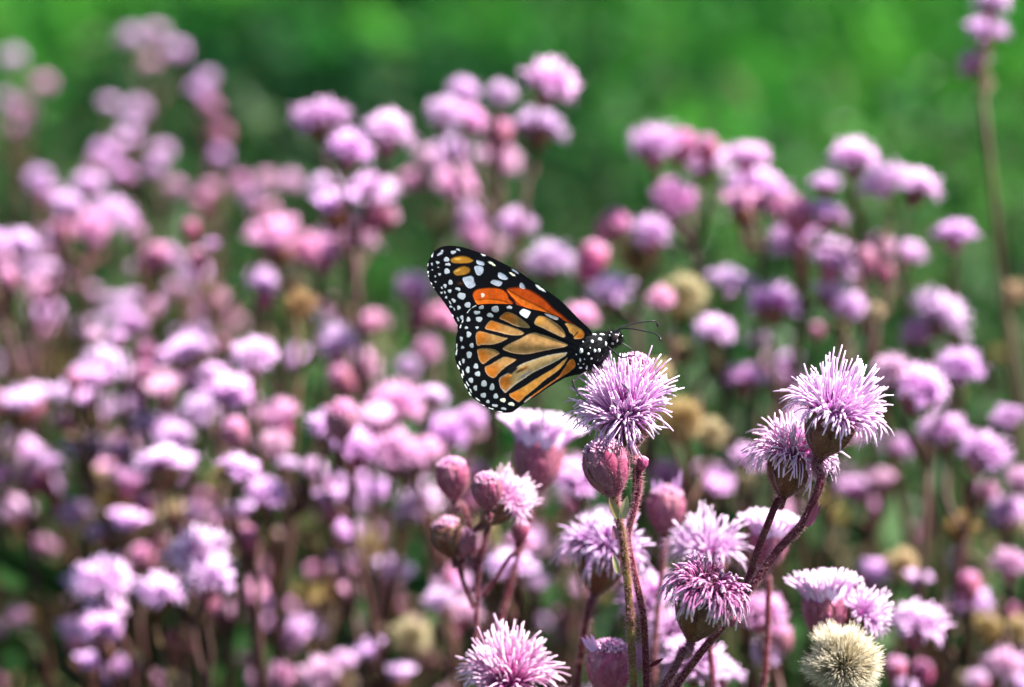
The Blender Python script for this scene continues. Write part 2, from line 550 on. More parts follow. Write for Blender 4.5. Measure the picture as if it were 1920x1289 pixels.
def bract_mesh(name, mat, z0, z1, w, off, flare=0.03, nu=5, nv=9, prof=None):
    """one phyllary lying on the cup, closed front and back, pointed at the top"""
    vs, qs = [], []
    for side in (1, -1):
        for i in range(nv):
            t = i / (nv - 1)
            z = z0 + (z1 - z0) * t
            ww = w * (0.45 + 0.75 * math.sin(math.pi * min(1, 0.15 + t * 0.62))) * (1 - max(0, (t - 0.62) / 0.38) ** 2.0) + 0.004
            for j in range(nu):
                u = j / (nu - 1) * 2 - 1
                r = float(cup_r(z if prof else min(z, -0.12), prof)) + off * (0.4 + 0.6 * t) + flare * max(0, t - 0.75) * 3 + (0.022 * (1 - u * u) if side > 0 else -0.004)
                ph = u * ww / max(r, 0.1)
                vs.append((r * math.cos(ph), r * math.sin(ph), z))
    for s in range(2):
        b = s * nv * nu
        for i in range(nv - 1):
            for j in range(nu - 1):
                a = b + i * nu + j
                qq = [a, a + 1, a + nu + 1, a + nu]
                qs.append(qq if s == 0 else qq[::-1])
    # close the rim between both skins
    b = nv * nu
    for i in range(nv - 1):
        for j in (0, nu - 1):
            a = i * nu + j
            qs.append([a, a + nu, a + nu + b, a + b])
    for j in range(nu - 1):
        a = (nv - 1) * nu + j
        qs.append([a, a + 1, a + 1 + b, a + b])
    G = Geo(); G.add(np.array(vs), qs)
    return G.mesh(name, mat)


def cup_hairs(name, n_, ln, rr):
    z = -0.96 + 0.9 * RNG.random(n_); ph = RNG.random(n_) * 2 * math.pi
    r = cup_r(z) + 0.03
    base = np.stack([r * np.cos(ph), r * np.sin(ph), z], -1)
    d = np.stack([np.cos(ph), np.sin(ph), np.full(n_, 0.1)], -1) + RNG.normal(size=(n_, 3)) * 0.4
    tip = base + d * ln * (0.5 + RNG.random((n_, 1)))
    G = Geo(); G.add(*strands(np.stack([base, (base + tip) / 2, tip], 1), np.array([[rr, rr * .8, rr * .4]]).repeat(n_, 0), 3))
    return G.mesh(name, MAT['hair'])


FAR = {}
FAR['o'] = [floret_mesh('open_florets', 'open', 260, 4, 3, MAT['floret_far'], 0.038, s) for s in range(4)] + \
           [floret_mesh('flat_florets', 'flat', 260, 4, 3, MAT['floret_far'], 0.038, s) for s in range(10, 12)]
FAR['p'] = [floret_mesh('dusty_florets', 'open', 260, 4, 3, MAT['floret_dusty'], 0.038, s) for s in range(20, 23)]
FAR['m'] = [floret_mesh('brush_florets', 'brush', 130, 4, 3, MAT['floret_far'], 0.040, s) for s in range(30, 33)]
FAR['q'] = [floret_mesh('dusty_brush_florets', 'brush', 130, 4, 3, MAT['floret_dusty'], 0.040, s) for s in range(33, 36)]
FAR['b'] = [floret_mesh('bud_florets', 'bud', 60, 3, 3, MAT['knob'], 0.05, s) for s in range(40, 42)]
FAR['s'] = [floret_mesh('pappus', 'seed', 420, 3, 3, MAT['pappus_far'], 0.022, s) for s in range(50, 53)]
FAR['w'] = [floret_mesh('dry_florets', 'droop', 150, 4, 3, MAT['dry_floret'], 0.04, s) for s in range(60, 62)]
CUP_FAR = cup_mesh('involucre', MAT['cup'], 12)
CUP_BUD = cup_mesh('bud_involucre', MAT['bud'], 12, 1.0, 0.05, BUDP)
CUP_PINK = cup_mesh('pink_involucre', MAT['bud'], 12, 1.0, 0.05)
CUP_DRY = cup_mesh('dry_involucre', MAT['dry_floret'], 12)
PARTNAME = {'o': 'flower_head', 'p': 'flower_head', 'm': 'flower_head', 'q': 'flower_head', 'b': 'bud', 's': 'seed_head', 'w': 'withered_head'}


def axis_dir(a, t):
    a, t = R_(a), R_(t)
    return (RIGHT * math.sin(a) + UP * math.cos(a)) * math.cos(t) - FWD * math.sin(t)


def frame(loc, axis, s, spin=None):
    z = axis.normalized()
    x = z.orthogonal().normalized()
    sp = random.random() * 6.28 if spin is None else spin
    x = Matrix.Rotation(sp, 3, z) @ x
    y = z.cross(x)
    m3 = Matrix((x, y, z)).transposed() * s
    M = m3.to_4x4(); M.translation = loc
    return M


# ------------------------------------------------------------------ ground and vegetation that nobody could count
def vnoise(x, y, s, seed=0):
    """smooth value noise for numpy arrays"""
    x, y = np.asarray(x) * s, np.asarray(y) * s
    xi, yi = np.floor(x), np.floor(y); fx, fy = x - xi, y - yi
    fx, fy = fx * fx * (3 - 2 * fx), fy * fy * (3 - 2 * fy)
    h = lambda a, b: np.modf(np.abs(np.sin(a * 127.1 + b * 311.7 + seed * 74.7) * 43758.5453))[0]
    return (h(xi, yi) * (1 - fx) + h(xi + 1, yi) * fx) * (1 - fy) + (h(xi, yi + 1) * (1 - fx) + h(xi + 1, yi + 1) * fx) * fy


def sstep0(e0, e1, x):
    t = np.clip((x - e0) / (e1 - e0), 0, 1)
    return t * t * (3 - 2 * t)


gs = 40
gx = np.concatenate([-np.geomspace(60, 0.5, gs)[:-1], np.linspace(-0.4, 0.4, 9), np.geomspace(0.5, 60, gs)[1:]])
gy = np.concatenate([[-40, -10, -3], np.linspace(-1, 12, 60), np.geomspace(13, 150, 20)])
XX, YY = np.meshgrid(gx, gy)
ZZ = -0.02 + 0.03 * vnoise(XX, YY, 1.3, 3)
V = np.stack([XX, YY, ZZ], -1).reshape(-1, 3)
nx = len(gx)
ii, jj = np.meshgrid(np.arange(len(gy) - 1), np.arange(nx - 1), indexing='ij')
b0 = (ii * nx + jj).ravel()
ground = link('ground', mesh_np('ground', V, np.stack([b0, b0 + 1, b0 + nx + 1, b0 + nx], -1), None, (MAT['soil'],)))
ground['kind'] = 'structure'


def ribbons(base, h, lean, width, rnd, segs=4):
    """upright curved blades"""
    n_ = len(base)
    ph = RNG.random(n_) * 2 * math.pi
    d = np.stack([np.cos(ph), np.sin(ph), np.zeros(n_)], -1)
    s = np.stack([-np.sin(ph), np.cos(ph), np.zeros(n_)], -1)
    t = np.linspace(0, 1, segs)
    C = base[:, None] + d[:, None] * (lean * h)[:, None, None] * (t ** 2)[None, :, None]
    C[:, :, 2] += h[:, None] * (t - 0.25 * lean[:, None] * t ** 2)
    wd = width[:, None] * (1 - 0.92 * t ** 1.6)[None]
    tw = RNG.normal(size=(n_, 1, 3)) * 0.25
    sv = s[:, None] + tw * t[None, :, None]
    V = np.stack([C - sv * wd[..., None], C + sv * wd[..., None]], 2).reshape(-1, 3)
    b = (np.arange(n_) * segs * 2)[:, None]; i = (np.arange(segs - 1) * 2)[None]
    q = np.stack([b + i, b + i + 1, b + i + 3, b + i + 2], -1).reshape(-1, 4)
    c = np.zeros((n_, segs, 2, 3)); c[..., 0] = t[None, :, None]; c[..., 1] = rnd[:, None, None]
    return V, q, None, c.reshape(-1, 3)


def leaves(pos, nrm, size, asp, rnd):
    """folded pointed leaves: six corners, two quads"""
    n_ = len(pos)
    nrm = nrm / (np.linalg.norm(nrm, axis=1, keepdims=True) + 1e-9)
    a = np.cross(nrm, RNG.normal(size=(n_, 3))); a /= np.linalg.norm(a, axis=1, keepdims=True) + 1e-9
    b = np.cross(nrm, a)
    L, Wd = size[:, None], (size * asp)[:, None]
    p = [pos - a * L, pos - a * L * 0.25 + b * Wd + nrm * Wd * 0.35, pos + a * L * 0.4 + b * Wd * 0.75 + nrm * Wd * 0.3,
         pos + a * L - nrm * L * 0.15, pos + a * L * 0.4 - b * Wd * 0.75 + nrm * Wd * 0.3, pos - a * L * 0.25 - b * Wd + nrm * Wd * 0.35]
    V = np.stack(p, 1).reshape(-1, 3)
    k = (np.arange(n_) * 6)[:, None]
    q = np.concatenate([k + np.array([[0, 1, 2, 3]]), k + np.array([[0, 3, 4, 5]])])
    c = np.zeros((n_ * 6, 3)); c[:, 1] = np.repeat(rnd, 6)
    return V, q, None, c


def scatter(n_, y0, y1, k, m):
    u = RNG.random(n_)
    y = y0 * (y1 / y0) ** u          # denser near the viewer
    x = (RNG.random(n_) * 2 - 1) * (k * y + m)
    return x, y


# green meadow behind the flowers; sunlit and shaded areas painted into the leaf tone at (x, y, radius, shift)
SUN_SHADE = [(-1.2, 8.0, 1.1, 0.26), (0.45, 2.6, 0.45, 0.38), (0.25, 3.9, 0.5, 0.22), (0.5, 6.4, 0.9, 0.26), (0.95, 5.0, 0.8, 0.36), (0.55, 3.2, 0.4, 0.25), (-0.95, 5.0, 0.5, 0.22), (-0.25, 5.4, 0.75, -0.45), (-0.5, 3.6, 0.5, -0.35), (1.7, 9.0, 0.9, 0.2), (0.15, 8.6, 0.8, -0.30), (-0.45, 8.2, 0.6, -0.35)]


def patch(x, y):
    return sum(a * np.exp(-((x - px) ** 2 + (y - py) ** 2 * 0.5) / r ** 2) for px, py, r, a in SUN_SHADE)


G = Geo()
cx, cy = scatter(1000, 1.85, 14.0, 0.26, 0.35)
for x0, y0 in zip(cx, cy):
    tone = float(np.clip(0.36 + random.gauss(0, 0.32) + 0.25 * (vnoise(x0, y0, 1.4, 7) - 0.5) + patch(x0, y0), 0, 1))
    rr_ = random.uniform(0.045, 0.10) * (y0 / 3.0) ** 0.45
    hc = random.uniform(0.08, 0.30) * (0.55 + 0.9 * float(vnoise(x0, y0, 1.1, 21))) * min(1.0, (y0 - 1.2) / 1.2)
    k_ = 52
    th = np.arccos(1 - RNG.random(k_) * 1.1); ph = RNG.random(k_) * 6.283; rad = 0.55 + 0.5 * RNG.random(k_)
    dv_ = sph(th, ph)
    pos = np.stack([x0 + dv_[:, 0] * rr_ * rad, y0 + dv_[:, 1] * rr_ * rad, np.abs(dv_[:, 2]) * hc * rad], -1)
    nr = dv_ * np.array([1, 1, rr_ / hc + 0.3]) + RNG.normal(size=(k_, 3)) * 0.45
    G.add(*leaves(pos, nr, (0.012 + 0.014 * RNG.random(k_)) * (y0 / 3.0) ** 0.4, np.full(k_, 0.42), np.clip(tone + RNG.normal(size=k_) * 0.10, 0, 1)))
x, y = scatter(24000, 1.7, 13.0, 0.26, 0.35)
hh = (0.06 + 0.18 * vnoise(x, y, 2.2, 1) * vnoise(x, y, 0.9, 2)) * (0.6 + 0.5 * RNG.random(len(x)))
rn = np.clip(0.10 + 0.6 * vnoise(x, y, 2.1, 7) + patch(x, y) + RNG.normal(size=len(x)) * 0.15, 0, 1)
G.add(*ribbons(np.stack([x, y, 0 * x - 0.01], -1), hh, 0.3 + 0.5 * RNG.random(len(x)), 0.0025 + 0.0007 * y, rn))
meadow = link('meadow_grass', G.mesh('meadow_grass', MAT['grass']))
tag(meadow, 'bright green meadow grass and herbs blurred behind the flowers', 'grass', kind='stuff')

# mixed green and dry undergrowth below the flower heads
G = Geo()
x, y = scatter(16000, 0.62, 3.0, 0.27, 0.22)
hh = (0.12 + 0.24 * vnoise(x, y, 7, 5)) * (0.5 + 0.7 * RNG.random(len(x)))
rn = np.clip(RNG.random(len(x)) * 0.6 + 0.6 * vnoise(x, y, 4, 9) - 0.25 + 0.14 * sstep0(-0.02, -0.25, x), 0, 1)
G.add(*ribbons(np.stack([x, y, 0 * x - 0.01], -1), hh, 0.3 + 1.3 * RNG.random(len(x)) ** 1.5, 0.0014 + 0.0018 * RNG.random(len(x)), rn, 5))
x, y = scatter(30000, 0.62, 3.0, 0.27, 0.22)
z = 0.02 + 0.36 * RNG.random(len(x)) ** 1.4 * (0.4 + 0.8 * vnoise(x, y, 6, 12))
nr = RNG.normal(size=(len(x), 3)) * 0.6; nr[:, 2] += 0.8
rn = np.clip(RNG.random(len(x)) * 0.7 + 0.5 * vnoise(x, y, 4, 9) - 0.32 + 0.14 * sstep0(-0.02, -0.25, x), 0, 1)
G.add(*leaves(np.stack([x, y, z], -1), nr, 0.006 + 0.012 * RNG.random(len(x)), 0.32 + 0 * x, rn))
x, y = scatter(3800, 0.85, 2.6, 0.27, 0.22)
z = 0.05 + 0.34 * RNG.random(len(x))
nr = RNG.normal(size=(len(x), 3)) * 0.6; nr[:, 2] += 0.7; nr[:, 1] -= 0.3
G.add(*leaves(np.stack([x, y, z], -1), nr, 0.012 + 0.016 * RNG.random(len(x)), 0.34 + 0 * x, np.clip(RNG.normal(size=len(x)) * 0.18 + 0.24, 0, 1)))
under = link('undergrowth', G.mesh('undergrowth', MAT['dry']))
tag(under, 'tangled green and dry brown undergrowth beneath the flower heads', 'undergrowth', kind='stuff')


def shrub(label, px, ydist, w, dpt, h, n_, group='dark shrubs behind the flowers', lean=0.0):
    """a leafy clump: woody stems carrying leaves through its volume"""
    x0 = (px - 960) / FPX * ydist / math.cos(PITCH)
    root = empty('shrub', (x0, ydist, 0))
    tag(root, label, 'shrub', group)
    st = Geo(); tips = []
    for i in range(22):
        a = random.random() * 6.28; r = math.sqrt(random.random())
        tp = Vector((math.cos(a) * r * w * 0.5, math.sin(a) * r * dpt * 0.5, h * (0.55 + 0.45 * random.random()) * (1 - 0.35 * r * r)))
        bs_ = Vector((tp.x * 0.35, tp.y * 0.35, -0.01))
        md = (bs_ + tp) / 2 + Vector((random.uniform(-.02, .02), random.uniform(-.02, .02), 0.03))
        v, q, t, _ = tube([bs_, md, tp], 0.004, 0.0012, 5, 5)
        st.add(v, q, t); tips.append((bs_, md, tp))
    link('woody_stem', st.mesh('shrub_stems', MAT['stem_tan']), root)['kind'] = 'stuff'
    T = np.array([[list(p) for p in tp] for tp in tips])
    k = RNG.integers(0, len(T), n_); u = (0.25 + 0.80 * RNG.random(n_))[:, None]
    c = (1 - u) ** 2 * T[k, 0] + 2 * u * (1 - u) * T[k, 1] + u * u * T[k, 2]
    c += RNG.normal(size=(n_, 3)) * np.array([0.045 * w / 0.3, 0.045 * dpt / 0.3, 0.030])
    c[:, 2] = np.abs(c[:, 2])
    nr = RNG.normal(size=(n_, 3)) * 0.6; nr[:, 2] += 0.7
    G = Geo(); G.add(*leaves(c, nr, 0.010 + 0.012 * RNG.random(n_), 0.45 + np.zeros(n_), np.clip(RNG.random(n_), 0, 1)))
    link('foliage', G.mesh('shrub_leaves', MAT['shrub']), root)['kind'] = 'stuff'
    return root


shrub('dark green shrub behind the twin lilac heads at top centre-left', 520, 3.0, 0.40, 0.34, 0.42, 5200)
shrub('dark green shrub at top centre behind the tall flower cluster', 800, 2.8, 0.36, 0.32, 0.39, 4600)
shrub('low dark shrub in the gap right of the tall centre flower cluster', 1110, 2.7, 0.20, 0.24, 0.25, 1700)
shrub('dark shrub at the left edge under the faint top-left flowers', 20, 2.2, 0.26, 0.26, 0.34, 2600)


# ------------------------------------------------------------------ out-of-focus plants of the field
def stem_base(p, sway=0.05):
    return Vector((p.x + random.uniform(-sway, sway), p.y + random.uniform(-0.02, sway), -0.01))


SIZE2R = {'o': 1.98, 'p': 1.98, 'm': 1.25, 'q': 1.25, 'b': 0.92, 's': 1.8, 'w': 1.8}


def far_plant(label, d, heads, join=None, stem='stem_far', group='blurred pink flowers of the field', base_sway=0.11, base_dx=None):
    """heads: (px, py, width_px, kind[, lean_deg, tilt_deg[, depth]])"""
    hs = []
    for h in heads:
        px, py, w, k = h[:4]
        dd = h[6] if len(h) > 6 else d * random.uniform(0.965, 1.035)
        if dd > 1.7: w *= 0.84
        R = w / SIZE2R[k] * dd * PXM
        a = h[4] if len(h) > 4 else random.gauss(0, 14)
        t = h[5] if len(h) > 5 else random.uniform(-5, 40)
        hs.append((W(px, py, dd), axis_dir(a, t), R, k, px, py))
    jx, jy = join if join else (sum(h[4] for h in hs) / len(hs) + random.uniform(-12, 12), max(h[5] for h in hs) + random.uniform(70, 120))
    J = W(jx, jy, d)
    base = stem_base(J, base_sway)
    if base_dx is not None:
        base = Vector((J.x + base_dx, J.y, -0.01))
    root = empty('pompom_flower', base)
    tag(root, label, 'flower', group)
    inv = Matrix.Translation(-base)
    G = Geo()
    rr = 0.00085 + 0.00015 * min(len(hs), 4)
    kn = J.lerp(base, 0.5) + Vector((random.uniform(-.01, .01), 0, 0))
    v, q, t, _ = tube([base - base, kn - base, J - base], rr * 1.25, rr, 6, 5)
    G.add(v, q, t)
    for (c, ax, R, k, px, py) in hs:
        foot = c - ax * (0.95 * R)
        mid = J.lerp(foot, 0.55) + (foot - J).cross(FWD).normalized() * random.uniform(-.004, .004) - ax * 0.003
        if len(hs) == 1:
            mid = J.lerp(foot, 0.5)
        v, q, t, _ = tube([J - base, mid - base, foot - ax * 0.004 - base, foot - base], rr * 0.85, min(rr * 0.8, R * 0.12), 6, 5)
        G.add(v, q, t)
        fl = random.choice(FAR[k])
        sq = Matrix.Diagonal((random.uniform(0.85, 1.18), random.uniform(0.85, 1.18), random.uniform(0.80, 1.05), 1)) if k in 'op' else Matrix.Identity(4)
        M = inv @ frame(c, ax, R) @ sq
        ho = link(PARTNAME[k], fl, root, M)
        cm = CUP_BUD if k == 'b' else (CUP_DRY if k in 'sw' else (CUP_FAR if random.random() < 0.5 else CUP_PINK))
        link('involucre', cm, ho)
    link('stem', G.mesh('stem', MAT[stem]), root)
    return root


PLANTS = [
 ('faint trio of pale pink heads highest at the top left against green', 2.3, [(245,72,48,'o'),(290,62,50,'o'),(330,97,44,'o'),(282,118,40,'p')]),
 ('two blurred pink heads at the left edge near the top corner', 2.3, [(22,112,54,'o'),(80,160,50,'p')]),
 ('dim mauve heads at the left edge above the dark gap', 2.3, [(8,190,42,'o'),(45,205,44,'p'),(35,238,42,'p')]),
 ('pale pink column of heads left of the top-left meadow, below the faint trio', 2.15, [(205,195,44,'o'),(255,207,50,'o'),(242,240,48,'o'),(236,268,40,'m')]),
 ('pink pair of heads stacked against green, right of the pale column', 2.1, [(388,150,52,'o'),(372,172,46,'o'),(394,200,44,'p')]),
 ('small pinkish head below a bud, under the stacked pink pair', 2.1, [(415,245,40,'b'),(408,297,52,'o')]),
 ('lilac heads just above the ring-shaped pink cluster at left', 1.95, [(195,290,52,'o'),(178,318,46,'p'),(228,328,54,'o')]),
 ('mauve heads right of the lilac ones above the left pink cluster', 1.95, [(302,285,50,'o'),(290,318,48,'o'),(328,352,46,'p')]),
 ('row of dusty pink heads at mid-left below the small lone head', 1.95, [(395,358,48,'p'),(450,345,50,'p'),(372,372,38,'b')]),
 ('dusty mauve heads left of the tall centre-left flowers', 1.85, [(498,342,52,'p'),(545,345,50,'p'),(497,400,54,'p'),(470,370,40,'o')]),
 ('slim lilac head standing left of the ring-shaped pink cluster', 1.85, [(72,335,50,'o'),(80,362,50,'m')]),
 ('large ring-shaped cluster of bright pink heads at left', 1.62, [(125,385,76,'o'),(205,402,92,'o'),(165,350,70,'o'),(172,432,64,'p'),(115,425,44,'b')]),
 ('lilac heads at the left edge under the ring-shaped cluster', 1.72, [(45,460,62,'o'),(105,450,58,'o'),(92,505,60,'o'),(2,495,54,'p')]),
 ('upright pink brush heads at far left, half way down', 1.85, [(75,548,56,'q'),(82,592,56,'m'),(70,620,44,'q')]),
 ('mauve heads right of the upright brush heads at left', 1.75, [(262,505,58,'o'),(228,570,54,'o'),(285,578,50,'p')]),
 ('lilac trio left of the seed heads at mid-left', 1.75, [(312,482,56,'o'),(368,512,60,'o'),(325,545,48,'p'),(390,556,44,'b')]),
 ('pale pink rounded head above the olive patch at left', 1.52, [(200,690,84,'o'),(163,702,52,'o'),(168,752,46,'m'),(118,785,42,'b')]),
 ('bright lilac head with red buds beside it at left, half way down', 1.45, [(340,665,98,'o'),(350,715,58,'o'),(275,652,46,'b'),(262,702,50,'b'),(305,735,56,'q')]),
 ('single bright lilac dome left of the withered brown head', 1.34, [(475,668,102,'o',4,30)]),
 ('bright pink-lilac head below the single lilac dome', 1.36, [(430,735,102,'o',12,28),(437,797,48,'b'),(400,700,50,'o')]),
 ('lilac heads massed above the flat pale head at left', 1.46, [(245,762,60,'o'),(272,795,56,'o'),(375,775,78,'o'),(310,812,66,'o')]),
 ('salmon-pink brush heads between the tall flowers and the lone dome', 1.68, [(515,452,78,'q'),(568,472,76,'p'),(490,525,54,'o'),(600,478,56,'q')]),
 ('broad salmon-pink head hanging below the purple heads at centre-left', 1.58, [(655,445,98,'p',10,20),(620,470,56,'q')]),
 ('tall trio of bright lilac heads at centre-left, one highest', 1.46, [(600,225,100,'o',-5,10),(655,283,84,'o',8,0),(728,253,96,'o',8,5)], (665,470)),
 ('purple and salmon heads under the tall lilac trio', 1.54, [(605,350,66,'o'),(628,388,66,'m'),(690,350,72,'o'),(700,378,72,'m'),(728,398,56,'b',60,0)], (660,540)),
 ('high cluster of pale pink heads above the butterfly wing tip', 1.5, [(868,175,66,'o'),(835,215,72,'o'),(880,228,66,'p'),(938,180,62,'o'),(938,238,52,'b')], (925,420)),
 ('pair of broad pink heads on one stalk, highest at top centre', 1.48, [(1030,160,106,'o',20,5),(1012,240,100,'o',10,-8)], (990,330)),
 ('large mauve heads below the high pale cluster', 1.72, [(845,300,104,'o'),(800,298,54,'p'),(852,348,78,'p'),(770,342,54,'p'),(935,305,76,'p')]),
 ('two lilac heads just above the forewing edge', 1.5, [(965,425,76,'o',0,20),(1030,492,94,'o',0,15)]),
 ('soft pink heads directly behind the butterfly wing tip', 1.66, [(890,408,62,'o'),(885,442,56,'p'),(918,470,62,'p')]),
 ('red buds and a lilac head with a tan seed head, above the antennae', 1.5, [(1160,415,58,'b'),(1115,472,60,'b'),(1220,440,76,'o'),(1196,478,84,'s')], (1190,600)),
 ('pink rounded head between the forewing edge and the antennae', 1.46, [(1145,545,82,'o'),(1088,600,72,'p')]),
 ('cream seed head right of the antennae among pink flowers', 1.42, [(1280,557,88,'s',15,0),(1238,566,54,'p')]),
 ('pink head below the cream seed head right of the antennae', 1.42, [(1340,625,76,'o'),(1280,665,50,'s')]),
 ('left end of the right-hand pink cluster, one pale head and two red buds', 1.5, [(1225,275,82,'o',-8,10),(1280,262,56,'b'),(1322,268,44,'b'),(1318,305,94,'o',10,15),(1265,376,90,'p')], (1300,470)),
 ('broad flat pink head on a tan stalk in the right-hand cluster', 1.46, [(1400,295,80,'o'),(1415,352,110,'o',5,5),(1388,385,60,'q')], (1428,460)),
 ('lilac heads in the middle of the right-hand cluster', 1.46, [(1500,388,64,'b'),(1455,388,58,'p'),(1485,448,90,'o'),(1562,487,104,'o',12,20)], (1500,600)),
 ('highest lilac heads of the right-hand cluster', 1.46, [(1600,300,100,'o',0,5),(1655,342,86,'o'),(1545,347,60,'o'),(1550,402,82,'o')], (1600,500)),
 ('big fluffy lilac head at the right end of the right-hand cluster', 1.42, [(1720,350,108,'o',14,12)], (1685,460)),
 ('pale upright head with pink buds under the right-hand cluster', 1.5, [(1702,478,60,'o'),(1650,458,58,'b'),(1622,478,50,'b'),(1655,500,40,'b')], (1640,600)),
 ('lone dome-shaped lilac head on a bare stalk at right', 1.46, [(1790,440,84,'o',0,5)], (1785,540)),
 ('lone lilac head right of the cream seed head', 1.44, [(1370,530,84,'o',8,15)], (1365,640)),
 ('pink head with purple shaded underside at right centre', 1.42, [(1450,575,102,'o',5,-15)], (1455,690)),
 ('purple bud-like head beside a pink one, right of the shaded head', 1.44, [(1558,552,52,'m'),(1592,578,66,'o'),(1642,585,34,'s'),(1575,620,36,'s')], (1590,700)),
 ('large slanting pink-lilac head below the lone dome at right', 1.42, [(1762,590,110,'o',25,20),(1722,622,60,'p')], (1745,740)),
 ('tall stalk of three stacked heads at the top right corner', 1.46, [(1858,8,74,'o',0,10),(1850,62,90,'o',4,12),(1828,122,64,'p',-30,0)], (1842,180), 'stem_tan', 0.092),
 ('brown dried head at the right edge below the tall stalk', 1.55, [(1900,548,60,'w')], (1905,660), 'stem_tan'),
 ('flat-topped pink head left of the sharp right-hand flower', 1.44, [(1395,712,90,'o',0,-5)], (1398,830)),
 ('small round purple buds above the flat-topped pink head', 1.55, [(1425,640,40,'o'),(1476,676,46,'o'),(1530,615,26,'b')], (1450,760)),
 ('big pale lilac heads right of the sharp right-hand flower', 1.34, [(1720,732,122,'o',15,15),(1800,692,98,'o',5,20),(1668,700,74,'p')], (1740,880)),
 ('bright lilac heads at the right edge under the big pale ones', 1.36, [(1770,815,96,'o'),(1842,852,106,'o',15,15),(1888,785,58,'o')], (1810,1000)),
 ('purple shaded heads low between the sharp flower and the right edge', 1.5, [(1682,842,62,'o'),(1600,922,66,'o'),(1650,905,46,'q')]),
 ('pink heads cut by the right edge below the bright lilac ones', 1.42, [(1890,960,70,'o'),(1848,925,50,'p'),(1912,905,60,'p')]),
 ('tan seed head beside a purple head, above the fluffy pink head', 1.42, [(1690,1062,70,'s'),(1640,1080,52,'m'),(1722,1090,40,'m')]),
 ('fluffy pink head right of the cream seed ball', 1.22, [(1720,1175,112,'o',8,15)], (1700,1300)),
 ('lilac head with a dark bud in front near the lower right', 1.4, [(1815,1085,46,'b'),(1818,1130,76,'o'),(1780,1150,40,'p')]),
 ('dusty pink head at the right edge, lower down', 1.36, [(1892,1062,80,'p',0,10)], (1885,1180)),
 ('yellowish seed heads near the lower right edge', 1.4, [(1850,1180,66,'s'),(1908,1185,60,'s')]),
 ('brown withered head in the dark gap at right', 1.45, [(1800,985,64,'w'),(1905,985,50,'s')], None, 'stem_tan'),
 ('pink heads in the bottom right corner', 1.36, [(1882,1250,76,'p'),(1830,1275,56,'o'),(1915,1285,60,'o')]),
 ('two small red buds right of the cream seed ball', 1.3, [(1680,1245,46,'b'),(1728,1252,46,'b'),(1700,1290,50,'o')]),
 ('leftmost pair of lilac domes at the lower left', 1.3, [(190,1090,100,'o',-5,25),(197,1145,76,'o',0,30),(188,1182,70,'o')], (250,1330)),
 ('broad lilac dome right of the leftmost pair at the lower left', 1.28, [(298,1112,106,'o',8,20)], (320,1330)),
 ('ring-like lilac head above a bright one at the lower left', 1.28, [(372,1042,110,'o',0,30),(392,1086,100,'o',8,10)], (390,1300)),
 ('pink brush heads under the leftmost lilac domes', 1.36, [(140,1190,54,'q'),(195,1205,56,'m'),(215,1258,58,'o'),(172,1248,52,'m')]),
 ('lilac head with a red cup at the left edge, lower half', 1.5, [(50,855,72,'o'),(60,892,46,'b'),(5,890,56,'o'),(92,870,50,'o')]),
 ('pale lilac heads left of the flat pale head', 1.46, [(160,842,82,'o'),(222,845,58,'o'),(242,902,52,'q')]),
 ('yellow-green seed head at lower left', 1.46, [(212,942,70,'s')]),
 ('yellow seed head above the ring-like lilac head', 1.42, [(325,972,64,'s')]),
 ('small pink heads left of the yellow-green seed head', 1.5, [(140,965,58,'o'),(182,998,46,'o'),(160,1030,40,'s')]),
 ('pink head and red bud between the two yellow seed heads', 1.44, [(237,985,60,'m'),(265,1038,50,'b')]),
 ('flat pale lilac head left of centre', 1.34, [(310,872,112,'o',0,-5),(325,822,66,'o')], (330,1010)),
 ('small pink head right of the flat pale head', 1.38, [(440,970,58,'m'),(462,1000,46,'b')]),
 ('long slanting bright lilac heads left of centre', 1.3, [(450,880,84,'o',15,15),(500,927,88,'o',18,15),(420,885,48,'s')], (480,1080)),
 ('lilac half-dome head left of the butterfly, above red buds', 1.44, [(632,650,84,'o',0,0),(632,702,48,'b')], (640,780)),
 ('pale pink heads above the lilac half-dome', 1.55, [(692,610,64,'p'),(650,590,48,'s'),(680,692,74,'p')]),
 ('bright lilac head with a red bud left of the hindwing', 1.5, [(775,545,78,'o',-5,5),(788,580,50,'b')], (800,700)),
 ('pink heads just left of the hindwing edge', 1.52, [(800,660,60,'p'),(765,690,54,'o'),(830,600,64,'p')]),
 ('withered brown head with a cream top on a tan stalk', 1.4, [(562,568,64,'w'),(545,532,60,'s',-10,0)], (562,690), 'stem_tan'),
 ('broad pale pink head below the butterfly hindwing, left side', 1.4, [(740,765,108,'p',10,15),(812,745,60,'o'),(705,790,56,'q')], (760,900)),
 ('massed bright lilac heads at centre-left', 1.32, [(625,812,96,'o'),(672,842,96,'o',10,20),(640,770,66,'b')], (660,980)),
 ('pale pink rounded head right of the massed lilac heads', 1.34, [(740,855,98,'p',10,20)], (730,980)),
 ('salmon heads above small lilac ones left of the massed heads', 1.4, [(518,790,72,'q'),(512,838,66,'p'),(540,872,50,'o'),(588,882,48,'o')]),
 ('lilac heads between the hindwing and the red bud cluster', 1.36, [(840,812,78,'o'),(882,788,64,'o'),(785,955,86,'o'),(800,850,50,'q')]),
 ('lilac heads in the middle of the lower left', 1.42, [(705,920,60,'o'),(625,942,56,'m'),(650,1002,48,'m'),(640,1062,46,'q')]),
 ('mauve head beside a cream seed head, lower centre-left', 1.46, [(735,1078,56,'m'),(692,1028,62,'s'),(660,1115,44,'q')]),
 ('mauve heads near the bottom, left of centre', 1.46, [(550,1180,70,'o'),(588,1180,52,'o'),(515,1132,44,'o'),(545,1210,52,'p')]),
 ('ochre seed head above the bottom mauve heads', 1.46, [(575,1112,58,'s')]),
